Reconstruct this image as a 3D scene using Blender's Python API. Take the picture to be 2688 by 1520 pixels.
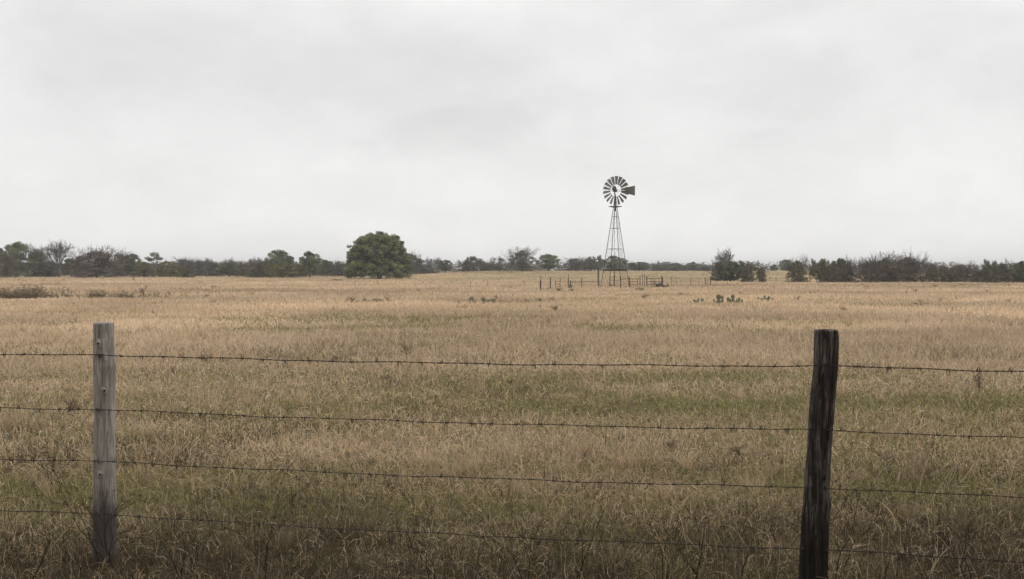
import bpy, math, random
import numpy as np
from mathutils import Vector, Matrix, Euler
R = math.radians
scene = bpy.context.scene
for o in list(bpy.data.objects): bpy.data.objects.remove(o)
COL = scene.collection

# ------------------------------------------------------------------ camera
F = 2613.0; CX = 1344.0; CY = 760.0; EYE = 1.65
PITCH = math.atan(55/F)
cam_d = bpy.data.cameras.new('camera'); cam = bpy.data.objects.new('camera', cam_d); COL.objects.link(cam)
cam.location = (0, 0, EYE); cam.rotation_euler = (R(90)-PITCH, 0, 0)
cam_d.sensor_width = 36; cam_d.lens = F/2688*36; cam_d.clip_start = 0.05; cam_d.clip_end = 6000
scene.camera = cam

# ------------------------------------------------------------------ overcast sky
SUN_EL, SUN_AZ = 58, 140       # azimuth clockwise from +Y
w = bpy.data.worlds.new("World"); scene.world = w; w.use_nodes = True
nt = w.node_tree; N = nt.nodes; L = nt.links; N.clear()
out = N.new('ShaderNodeOutputWorld'); bg = N.new('ShaderNodeBackground'); L.new(bg.outputs[0], out.inputs[0])
tc = N.new('ShaderNodeTexCoord')
sky = N.new('ShaderNodeTexSky'); sky.sky_type = 'NISHITA'; sky.sun_disc = False
sky.sun_elevation = R(SUN_EL); sky.sun_rotation = R(SUN_AZ)
def mth(op, a=None, b=None, c=None):
    n = N.new('ShaderNodeMath'); n.operation = op
    for i, v in enumerate((a, b, c)):
        if v is None: continue
        if isinstance(v, (int, float)): n.inputs[i].default_value = v
        else: L.new(v, n.inputs[i])
    return n.outputs[0]
mp = N.new('ShaderNodeMapping'); L.new(tc.outputs['Generated'], mp.inputs[0])
mp.inputs['Rotation'].default_value = (0, R(14), R(10)); mp.inputs['Scale'].default_value = (1.7, 1.7, 3.4)
mp.inputs['Location'].default_value = (3.1, 0.4, 1.7)
n1 = N.new('ShaderNodeTexNoise'); n1.inputs['Scale'].default_value = 1.5; n1.inputs['Detail'].default_value = 4; n1.inputs['Roughness'].default_value = .45
n1.inputs['Distortion'].default_value = .5
L.new(mp.outputs[0], n1.inputs[0])
n2 = N.new('ShaderNodeTexNoise'); n2.inputs['Scale'].default_value = 0.9; n2.inputs['Detail'].default_value = 1
L.new(tc.outputs['Generated'], n2.inputs[0])
mr = N.new('ShaderNodeMapRange'); mr.inputs['From Min'].default_value = .35; mr.inputs['From Max'].default_value = .62
mr.inputs['To Min'].default_value = .755; mr.inputs['To Max'].default_value = .895; L.new(n1.outputs['Fac'], mr.inputs[0])
sep = N.new('ShaderNodeSeparateXYZ'); L.new(tc.outputs['Generated'], sep.inputs[0])
# cloud deck thins out overhead (the usual overcast luminance), paler and even near the horizon
el = mth('MAXIMUM', sep.outputs['Z'], 0.0)
hor = N.new('ShaderNodeMapRange'); hor.inputs['From Min'].default_value = 0; hor.inputs['From Max'].default_value = .17
hor.inputs['To Min'].default_value = 0; hor.inputs['To Max'].default_value = 1; L.new(el, hor.inputs[0])
mixv = N.new('ShaderNodeMix'); mixv.data_type = 'FLOAT'
L.new(hor.outputs[0], mixv.inputs[0]); mixv.inputs[2].default_value = .865; L.new(mr.outputs[0], mixv.inputs[3])
zen = N.new('ShaderNodeMapRange'); zen.interpolation_type = 'SMOOTHSTEP'; zen.inputs['From Min'].default_value = .28; zen.inputs['From Max'].default_value = 1
zen.inputs['To Min'].default_value = 1; zen.inputs['To Max'].default_value = 1.9; L.new(el, zen.inputs[0])
n3 = N.new('ShaderNodeTexNoise'); n3.inputs['Scale'].default_value = 5.5; n3.inputs['Detail'].default_value = 6; n3.inputs['Roughness'].default_value = .6; n3.inputs['Distortion'].default_value = .4
L.new(mp.outputs[0], n3.inputs[0])
mott = mth('MULTIPLY', mth('MULTIPLY_ADD', n3.outputs['Fac'], .22, .89), mth('MULTIPLY_ADD', n2.outputs['Fac'], .16, .92))
# one faint grey cloud bank, rising to the right
nn = mth('MULTIPLY_ADD', n3.outputs['Fac'], 1.7, -.85)
cu = mth('MULTIPLY_ADD', sep.outputs['X'], 7.2, .38)
cv = mth('MULTIPLY_ADD', mth('SUBTRACT', sep.outputs['Z'], mth('MULTIPLY', sep.outputs['X'], .19)), 42., -6.2)
cd = mth('ADD', mth('ADD', mth('MULTIPLY', cu, cu), mth('MULTIPLY', cv, cv)), nn)
cm = N.new('ShaderNodeMapRange'); cm.interpolation_type = 'SMOOTHSTEP'; cm.inputs['From Min'].default_value = 1.5; cm.inputs['From Max'].default_value = 0
cm.inputs['To Min'].default_value = 1; cm.inputs['To Max'].default_value = .955; L.new(cd, cm.inputs[0])
mott = mth('MULTIPLY', mott, cm.outputs[0])
val = mth('MULTIPLY', mth('MULTIPLY', mixv.outputs[0], mott), zen.outputs[0])
comb = N.new('ShaderNodeCombineColor')
L.new(mth('MULTIPLY', val, 1.01), comb.inputs[0]); L.new(val, comb.inputs[1]); L.new(mth('MULTIPLY', val, .99), comb.inputs[2])
# the blue sky above the clouds still filters through a little
skys = N.new('ShaderNodeMix'); skys.data_type = 'RGBA'; skys.inputs[0].default_value = .96
sc = N.new('ShaderNodeVectorMath'); sc.operation = 'SCALE'; sc.inputs['Scale'].default_value = .1; L.new(sky.outputs[0], sc.inputs[0])
L.new(sc.outputs[0], skys.inputs[6]); L.new(comb.outputs[0], skys.inputs[7])
L.new(skys.outputs[2], bg.inputs[0]); bg.inputs[1].default_value = 1.045

sd = bpy.data.lights.new('sun', 'SUN'); sd.energy = 1.0; sd.angle = R(25); sd.color = (1, .96, .9)
so = bpy.data.objects.new('sun', sd); COL.objects.link(so)
az = R(SUN_AZ); e_ = R(SUN_EL)
sv = Vector((math.sin(az)*math.cos(e_), math.cos(az)*math.cos(e_), math.sin(e_)))
so.rotation_euler = (-sv).to_track_quat('-Z', 'Y').to_euler(); so.location = sv*30
vs = scene.view_settings
vs.view_transform = 'Standard'; vs.look = 'None'; vs.exposure = 0; vs.gamma = 1; vs.use_curve_mapping = False
scene.cycles.max_bounces = 5; scene.cycles.transparent_max_bounces = 4; scene.cycles.volume_bounces = 0

# ------------------------------------------------------------------ noise and terrain
_rs = np.random.RandomState(7); _T = _rs.rand(256, 256)
def vnoise(x, y):
    x = np.asarray(x, float); y = np.asarray(y, float)
    xi = np.floor(x).astype(int); yi = np.floor(y).astype(int); fx = x-xi; fy = y-yi
    fx = fx*fx*(3-2*fx); fy = fy*fy*(3-2*fy)
    a = _T[xi & 255, yi & 255]; b = _T[(xi+1) & 255, yi & 255]; c = _T[xi & 255, (yi+1) & 255]; d = _T[(xi+1) & 255, (yi+1) & 255]
    return (a*(1-fx)+b*fx)*(1-fy)+(c*(1-fx)+d*fx)*fy
def fbm(x, y, o=4):
    s = 0; a = .5; t = 0
    for i in range(o):
        s = s+a*vnoise(x*2**i+17.3*i, y*2**i+9.1*i); t += a; a *= .5
    return s/t
def sst(a, b, x):
    t = np.clip((np.asarray(x, float)-a)/(b-a), 0, 1); return t*t*(3-2*t)
def hgt(x, y):
    x = np.asarray(x, float); y = np.asarray(y, float)
    r = np.hypot(x, y)
    u = x/np.maximum(np.abs(y), 1)
    h = .05*(fbm(x/1.3, y/1.3, 3)-.5)*sst(1, 8, r)
    h = h+(.30*(fbm(x/22+5, y/13+2, 3)-.5))*sst(25, 90, r)*(1-sst(95, 140, r)*.4)
    # the low rise behind the windmill
    h = h+.95*np.exp(-((y-250)/62.)**2)*sst(-30, -8, x)*(1-sst(62, 95, x))*sst(20, 60, y)
    h = h+.18*np.sin(y/9.+x/40.)*sst(120, 150, y)*(1-sst(230, 250, y))*sst(-20, 0, x)*(1-sst(60, 80, x))
    # ground falls away beyond the brow on the right
    h = h-.9*sst(104, 118, y-.05*x)*(1-sst(165, 200, y))*sst(24, 34, x)
    # ditch on the left
    h = h-.55*np.exp(-((y-57.5-.06*(x+30))/3.0)**2)*(1-sst(-21, -16, x))*sst(20, 40, y)
    h = h-.4*sst(280, 420, y)
    return h
def hz(x, y): return float(hgt(x, y))
def P(px, py, Y):
    a = (px-CX)/F; b = (CY-py)/F; c, s = math.cos(PITCH), math.sin(PITCH)
    dy = c+b*s; dz = -s+b*c; t = Y/dy
    return Vector((a*t, Y, EYE+dz*t))
def gfind(px, py, far=320):
    "first ground point met on the way out in that direction"
    Y = 4.0; prev = Y
    while Y < far:
        p = P(px, py, Y)
        if p.z <= hz(p.x, p.y):
            lo, hi = prev, Y
            for _ in range(18):
                m = (lo+hi)/2; p = P(px, py, m)
                if p.z <= hz(p.x, p.y): hi = m
                else: lo = m
            return P(px, py, hi)
        prev = Y; Y *= 1.012
    p = P(px, py, far); return Vector((p.x, p.y, hz(p.x, p.y)))
def gxy(px, Y):
    p = P(px, 740, Y); return Vector((p.x, Y, hz(p.x, Y)))

# ------------------------------------------------------------------ materials
def mat(name, col=(.3, .3, .3), rough=.85, metal=0, spec=.3):
    m = bpy.data.materials.new(name); m.use_nodes = True
    b = m.node_tree.nodes['Principled BSDF']; b.inputs['Base Color'].default_value = (*col, 1)
    b.inputs['Roughness'].default_value = rough; b.inputs['Metallic'].default_value = metal
    b.inputs['Specular IOR Level'].default_value = spec
    return m
class NB:
    def __init__(s, m): s.m = m; s.nt = m.node_tree; s.b = s.nt.nodes['Principled BSDF']
    def new(s, t, **k):
        n = s.nt.nodes.new(t)
        for a, v in k.items(): setattr(n, a, v)
        return n
    def link(s, a, b): s.nt.links.new(a, b)
    def coord(s, kind='Object', scale=(1, 1, 1)):
        t = s.new('ShaderNodeTexCoord'); m = s.new('ShaderNodeMapping'); m.inputs['Scale'].default_value = scale
        s.link(t.outputs[kind], m.inputs[0]); return m.outputs[0]
    def noise(s, vec, sc, det=4, rough=.55, dist=0):
        n = s.new('ShaderNodeTexNoise'); s.link(vec, n.inputs[0]); n.inputs['Scale'].default_value = sc
        n.inputs['Detail'].default_value = det; n.inputs['Roughness'].default_value = rough; n.inputs['Distortion'].default_value = dist
        return n.outputs['Fac']
    def ramp(s, fac, stops):
        n = s.new('ShaderNodeValToRGB'); s.link(fac, n.inputs[0]); e = n.color_ramp.elements
        while len(e) < len(stops): e.new(.5)
        for i, (p, c) in enumerate(stops):
            e[i].position = p; e[i].color = (*c, 1) if len(c) == 3 else c
        return n.outputs[0]
    def mix(s, fac, a, b, mode='MIX'):
        n = s.new('ShaderNodeMix', data_type='RGBA', blend_type=mode)
        for i, v in ((0, fac), (6, a), (7, b)):
            if isinstance(v, (int, float)): n.inputs[i].default_value = v
            elif isinstance(v, tuple): n.inputs[i].default_value = (*v, 1)
            else: s.link(v, n.inputs[i])
        return n.outputs[2]
    def bump(s, h, st, dist=.01):
        n = s.new('ShaderNodeBump'); n.inputs['Strength'].default_value = st; n.inputs['Distance'].default_value = dist
        s.link(h, n.inputs['Height']); s.link(n.outputs[0], s.b.inputs['Normal'])
    def base(s, c): s.link(c, s.b.inputs['Base Color'])

def attr_leaf(name, trans=.25, rough=.8):
    "per-blade colour attribute, with a little light passing through"
    m = mat(name, rough=rough, spec=.15); nb = NB(m)
    a = nb.new('ShaderNodeAttribute'); a.attribute_name = 'col'
    nb.base(a.outputs['Color'])
    t = nb.new('ShaderNodeBsdfTranslucent'); nb.link(a.outputs['Color'], t.inputs[0])
    mx = nb.new('ShaderNodeMixShader'); mx.inputs[0].default_value = trans
    nb.link(nb.b.outputs[0], mx.inputs[1]); nb.link(t.outputs[0], mx.inputs[2])
    nb.link(mx.outputs[0], nb.nt.nodes['Material Output'].inputs[0])
    return m
M = {}
M['grass'] = attr_leaf('dry_grass_blades', .25)
M['leaf'] = attr_leaf('tree_leaves', .2)
m = M['ground'] = mat('pasture_soil', rough=1, spec=.05); nb = NB(m)
a = nb.new('ShaderNodeAttribute'); a.attribute_name = 'col'
v = nb.coord('Object')
f1 = nb.noise(v, 2.2, 6, .7); f2 = nb.noise(v, 14, 4, .7); f3 = nb.noise(nb.coord('Object', (.25, 1, 1)), .5, 5, .65)
c1 = nb.mix(1., a.outputs['Color'], nb.ramp(f1, [(.3, (.62, .60, .56)), (.7, (1.3, 1.3, 1.3))]), 'MULTIPLY')
c2 = nb.mix(1., c1, nb.ramp(f2, [(.3, (.6, .6, .58)), (.7, (1.28, 1.26, 1.24))]), 'MULTIPLY')
c3 = nb.mix(1., c2, nb.ramp(f3, [(.3, (.78, .80, .76)), (.6, (1.12, 1.1, 1.08))]), 'MULTIPLY')
nb.base(c3); nb.bump(f2, .6, .03)

def bark(name, c0, c1, sc=6):
    m = mat(name, rough=.95, spec=.1); nb = NB(m)
    f = nb.noise(nb.coord('Object', (1, 1, .3)), sc, 4, .7); nb.base(nb.ramp(f, [(.3, c0), (.7, c1)])); return m
M['bark'] = bark('oak_bark', (.06, .05, .04), (.14, .118, .095))
M['bare'] = bark('bare_grey_bark', (.075, .066, .058), (.16, .145, .13))
M['weed'] = bark('dead_weed_stems', (.05, .036, .027), (.14, .10, .072), 20)
M['stalk'] = bark('black_weed_stalks', (.028, .021, .016), (.065, .048, .035), 20)

def metal(name, c0, c1, c2, sc=3):
    m = mat(name, rough=.6, metal=.0, spec=.4); nb = NB(m); v = nb.coord('Object')
    f = nb.noise(v, sc, 6, .7); g = nb.noise(v, sc*7, 3, .6)
    c = nb.ramp(f, [(.35, c0), (.55, c1), (.72, c2)])
    c = nb.mix(1., c, nb.ramp(g, [(.3, (.75, .75, .75)), (.7, (1.15, 1.15, 1.15))]), 'MULTIPLY')
    nb.base(c); return m
M['steel'] = metal('weathered_tower_steel', (.045, .038, .034), (.075, .062, .055), (.10, .068, .05))
M['galv'] = metal('dull_galvanised_sheet', (.105, .105, .10), (.15, .15, .145), (.10, .095, .085))
M['rust'] = metal('rusted_casting', (.055, .03, .024), (.085, .05, .04), (.045, .03, .026))
M['vane'] = metal('stained_vane_sheet', (.13, .13, .122), (.105, .105, .10), (.12, .10, .088), 2.2)
M['stripe'] = metal('faded_red_paint', (.10, .055, .05), (.085, .05, .045), (.12, .08, .07), 6)
M['wire'] = metal('rusty_fence_wire', (.022, .016, .013), (.034, .024, .019), (.048, .03, .022), 25)
M['cap'] = mat('white_post_cap', (.62, .62, .6), .6)

def cactus():
    m = mat('cactus_skin', rough=.6, spec=.3); nb = NB(m)
    v = nb.coord('Object'); vo = nb.new('ShaderNodeTexVoronoi'); vo.inputs['Scale'].default_value = 28; nb.link(v, vo.inputs[0])
    c = nb.ramp(vo.outputs['Distance'], [(.0, (.22, .2, .11)), (.16, (.10, .105, .062)), (.6, (.135, .142, .082))])
    c = nb.mix(.6, c, nb.ramp(nb.noise(v, 5, 3), [(.35, (.10, .105, .06)), (.7, (.16, .158, .092))])); nb.base(c); return m
M['cactus'] = cactus()

def post_mat(name, dark, mid, light, streak, stain):
    m = mat(name, rough=.92, spec=.15); nb = NB(m)
    g1 = nb.noise(nb.coord('Object', (34, 34, 2.6)), 1.6, 10, .74, .5)
    g2 = nb.noise(nb.coord('Object', (130, 130, 7)), 2, 5, .7, .4)
    bl = nb.noise(nb.coord('Object', (5, 5, 2.2)), 2.4, 5, .6)
    c = nb.ramp(g1, [(.39, dark), (.48, mid), (.59, light)])
    c = nb.mix(nb.ramp(bl, [(.42, (0, 0, 0)), (.62, (.7, .7, .7))]), c, streak)
    c = nb.mix(1., c, nb.ramp(g2, [(.34, (.38, .36, .35)), (.48, (1, 1, 1)), (.70, (1.3, 1.29, 1.27))]), 'MULTIPLY')
    # long drying cracks
    ck = nb.noise(nb.coord('Object', (26, 26, .55)), 2.2, 3, .5, .1)
    c = nb.mix(nb.ramp(ck, [(.27, (.9, .9, .9)), (.31, (0, 0, 0))]), c, (.02, .017, .015))
    # soil and damp stain at the foot, with a ragged edge
    t = nb.new('ShaderNodeTexCoord'); sp = nb.new('ShaderNodeSeparateXYZ'); nb.link(t.outputs['Object'], sp.inputs[0])
    ad = nb.new('ShaderNodeMath', operation='MULTIPLY_ADD'); nb.link(nb.noise(nb.coord('Object', (14, 14, 2)), 1.6, 5), ad.inputs[0])
    ad.inputs[1].default_value = -.55; nb.link(sp.outputs['Z'], ad.inputs[2])
    c = nb.mix(nb.ramp(ad.outputs[0], [(.0, (.82, .82, .82)), (.22, (0, 0, 0))]), c, stain)
    nb.base(c)
    hh = nb.new('ShaderNodeMath', operation='ADD'); nb.link(g1, hh.inputs[0]); nb.link(g2, hh.inputs[1])
    nb.bump(hh.outputs[0], 1., .010); return m
M['post_grey'] = post_mat('silver_weathered_wood', (.25, .215, .19), (.47, .42, .385), (.66, .605, .56), (.36, .32, .29), (.055, .045, .038))
M['post_dark'] = post_mat('dark_weathered_wood', (.022, .018, .016), (.078, .062, .052), (.26, .225, .20), (.036, .030, .026), (.02, .016, .013))
M['hole'] = mat('dark_knot_hole', (.012, .01, .008), 1)
M['knot'] = bark('pale_knot_wood', (.28, .26, .24), (.46, .43, .40), 30)
m = M['post_far'] = bark('old_corral_wood', (.042, .035, .03), (.088, .073, .064), 9)

# ------------------------------------------------------------------ mesh building
class MB:
    def __init__(s): s.v = []; s.f = []
    def add(s, vs, fs):
        k = len(s.v); s.v += [tuple(q) for q in vs]; s.f += [tuple(i+k for i in t) for t in fs]; return s
    def tube(s, pts, rad, n=6, cap=True):
        pts = [Vector(p) for p in pts]
        if isinstance(rad, (int, float)): rad = [rad]*len(pts)
        vs = []; fs = []; up = None
        for i, p in enumerate(pts):
            d = (pts[min(i+1, len(pts)-1)]-pts[max(i-1, 0)])
            if d.length < 1e-9: d = Vector((0, 0, 1))
            d.normalize()
            if up is None: up = d.orthogonal().normalized()
            else:
                up = up-d*up.dot(d)
                up = up.normalized() if up.length > 1e-6 else d.orthogonal().normalized()
            q = d.cross(up)
            for k in range(n):
                a = 2*math.pi*k/n; vs.append(p+(up*math.cos(a)+q*math.sin(a))*rad[i])
        for i in range(len(pts)-1):
            for k in range(n): fs.append((i*n+k, i*n+(k+1) % n, (i+1)*n+(k+1) % n, (i+1)*n+k))
        if cap: fs.append(tuple(range(n-1, -1, -1))); fs.append(tuple(range((len(pts)-1)*n, len(pts)*n)))
        return s.add(vs, fs)
    def box(s, c, sz, rot=None):
        c = Vector(c); x, y, z = [q/2 for q in sz]
        vs = [Vector((a, b, d)) for a in (-x, x) for b in (-y, y) for d in (-z, z)]
        if rot: vs = [rot @ q for q in vs]
        return s.add([q+c for q in vs], [(0, 1, 3, 2), (4, 6, 7, 5), (0, 4, 5, 1), (2, 3, 7, 6), (0, 2, 6, 4), (1, 5, 7, 3)])
    def bar(s, p0, p1, wd, th):
        "flat bar between two points, wd across, th thick"
        p0 = Vector(p0); p1 = Vector(p1); d = p1-p0; q = d.to_track_quat('Z', 'Y').to_matrix()
        return s.box((p0+p1)/2, (wd, th, d.length), q)
    def slab(s, poly, nrm, th):
        nrm = Vector(nrm).normalized()*th/2; n = len(poly)
        vs = [Vector(p)+nrm for p in poly]+[Vector(p)-nrm for p in poly]
        fs = [tuple(range(n)), tuple(range(2*n-1, n-1, -1))]+[(i, i+n, (i+1) % n+n, (i+1) % n) for i in range(n)]
        return s.add(vs, fs)
    def build(s, name, material, parent=None, smooth=False):
        me = bpy.data.meshes.new(name); me.from_pydata(s.v, [], s.f); me.validate(); me.update()
        me.materials.append(material)
        if smooth: me.shade_smooth()
        o = bpy.data.objects.new(name, me); COL.objects.link(o)
        if parent: o.parent = parent
        return o
def tag(o, label=None, cat=None, group=None, kind=None):
    for k, v in (('label', label), ('category', cat), ('group', group), ('kind', kind)):
        if v: o[k] = v
    return o
def thing(name, loc, label, cat, group=None, rz=0):
    o = bpy.data.objects.new(name, None); COL.objects.link(o); o.location = loc; o.rotation_euler = (0, 0, rz)
    o.empty_display_size = .3
    return tag(o, label, cat, group)
def np_mesh(name, verts, faces4, material, cols=None, parent=None):
    me = bpy.data.meshes.new(name); nv = len(verts); nf = len(faces4); k = faces4.shape[1]
    me.vertices.add(nv); me.vertices.foreach_set('co', verts.astype(np.float32).ravel())
    me.loops.add(nf*k); me.loops.foreach_set('vertex_index', faces4.astype(np.int32).ravel())
    me.polygons.add(nf); me.polygons.foreach_set('loop_start', np.arange(0, nf*k, k, dtype=np.int32))
    me.update(calc_edges=True)
    if cols is not None:
        at = me.attributes.new('col', 'FLOAT_COLOR', 'POINT')
        c = np.ones((nv, 4), np.float32); c[:, :3] = cols; at.data.foreach_set('color', c.ravel())
    me.materials.append(material)
    o = bpy.data.objects.new(name, me); COL.objects.link(o)
    if parent: o.parent = parent
    return o

# ------------------------------------------------------------------ pasture: where the grass is tall and dry, short and green, or brown with painted shade near the fence
def green_map(x, y):
    r = np.hypot(x, y); wv = (fbm(x/5+3, y/3.5+8, 3)-.5)
    rr = r*(1+.35*wv)
    g = .50*sst(8.8, 11.5, rr)*(1-sst(14., 17.0, rr))
    g = np.maximum(g, .50*sst(5.9, 6.4, rr)*(1-sst(7.3, 8.2, rr)))
    g = np.maximum(g, .55*sst(23, 26, rr)*(1-sst(32, 38, rr))*sst(-11, -6, x)*(1-sst(4, 12, x)))
    hill = sst(112, 130, y)*(1-sst(300, 330, y))*sst(-25, -5, x)*(1-sst(60, 80, x))
    bands = .5+.5*np.sin(y/8.5+x/60.+3*fbm(x/30, y/30, 2))
    g = np.maximum(g, hill*(.12+.5*bands))
    g = g+(fbm(x/3.2+31, y/1.5+7, 4)-.47)*1.7*np.where(r < 20, 1, 1.15)
    return np.clip(g, 0, 1)
def brown_shade_map(x, y):
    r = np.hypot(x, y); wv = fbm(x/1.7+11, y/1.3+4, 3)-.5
    return np.clip((1-sst(4.9, 8.6, r*(1+.45*wv)))*.98+.5*sst(.56, .72, fbm(x/3+50, y/2+50, 3)), 0, 1)  # near band: brown verge grass with foreground shade painted in; rest random patches
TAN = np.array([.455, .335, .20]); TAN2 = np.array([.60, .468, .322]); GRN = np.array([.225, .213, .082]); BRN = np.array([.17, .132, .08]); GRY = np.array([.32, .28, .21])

# terrain sheet
def terrain():
    rad = np.concatenate([[0.01, 1, 2, 3], np.geomspace(4, 130, 330), np.geomspace(131, 420, 110), np.geomspace(430, 2600, 20)])
    ang = np.concatenate([np.linspace(-45, 45, 301), np.linspace(47, 313, 90)])
    A, Rr = np.meshgrid(np.radians(ang), rad)
    X = Rr*np.sin(A); Y = Rr*np.cos(A); Z = hgt(X, Y)
    nr, na = X.shape
    idx = np.arange(nr*na).reshape(nr, na); nx = np.roll(idx, -1, axis=1)
    f = np.stack([idx[:-1], idx[1:], nx[1:], nx[:-1]], -1).reshape(-1, 4)
    g = green_map(X, Y)[..., None]; b = brown_shade_map(X, Y)[..., None]
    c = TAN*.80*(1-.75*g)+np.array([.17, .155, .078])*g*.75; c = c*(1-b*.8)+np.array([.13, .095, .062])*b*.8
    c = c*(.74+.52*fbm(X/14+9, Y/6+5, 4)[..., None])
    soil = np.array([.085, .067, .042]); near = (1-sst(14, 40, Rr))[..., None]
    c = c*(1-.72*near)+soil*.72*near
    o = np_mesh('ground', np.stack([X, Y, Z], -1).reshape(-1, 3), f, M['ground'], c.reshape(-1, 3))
    o.data.shade_smooth(); o.data.flip_normals() if o.data.polygons[5000].normal.z < 0 else None
    tag(o, kind='structure'); return o
terrain()

def ribbons(x, y, z, Ln, wd, t0, curl, wig, col, S, seed, droop=1.0):
    "curved blades: S segments each"
    rs = np.random.RandomState(seed); n = len(x)
    az = rs.rand(n)*2*np.pi; roll = rs.rand(n)*2*np.pi
    p = np.stack([x, y, z], -1); out = []; t = t0.copy(); gz = z.copy()
    prof = np.interp(np.linspace(0, 1, S+1), [0, .5, 1], [.8, 1, .12])
    for i in range(S+1):
        d = np.stack([np.sin(t)*np.cos(az), np.sin(t)*np.sin(az), np.cos(t)], -1)
        h = np.stack([-np.sin(az), np.cos(az), np.zeros(n)], -1)
        k = np.cross(d, h); side = h*np.cos(roll)[:, None]*.9+k*np.sin(roll)[:, None]*.9
        wv = side*(wd*prof[i]/2)[:, None]
        out.append(p-wv); out.append(p+wv)
        p = p+d*(Ln/S)[:, None]
        p[:, 2] = np.maximum(p[:, 2], gz+.004)
        t = t+curl*droop/S; az = az+wig/S
    V = np.stack(out, 1)                     # n, 2(S+1), 3
    base = (np.arange(n)*2*(S+1))[:, None]
    f = np.concatenate([np.stack([base[:, 0]+2*i, base[:, 0]+2*i+1, base[:, 0]+2*i+3, base[:, 0]+2*i+2], -1) for i in range(S)], 0)
    C = np.repeat(col, 2*(S+1), axis=0)
    return V.reshape(-1, 3), f, C
def join(parts):
    vs = []; fs = []; cs = []; k = 0
    for v, f, c in parts: vs.append(v); fs.append(f+k); cs.append(c); k += len(v)
    return np.concatenate(vs), np.concatenate(fs), np.concatenate(cs)
def scatter(dens, d0, d1, rs, margin=1.0, hx=.56):
    "random points in the wedge the camera can see (with room to step aside); dens = function of distance"
    ds = np.geomspace(d0, d1, 400); pdf = dens(ds)*(2*(hx*ds+margin)); cdf = np.concatenate([[0], np.cumsum((pdf[1:]+pdf[:-1])/2*np.diff(ds))])
    n = int(cdf[-1]); y = np.interp(rs.rand(n)*cdf[-1], cdf, ds); x = (rs.rand(n)*2-1)*(hx*y+margin)
    return x, y
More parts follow.
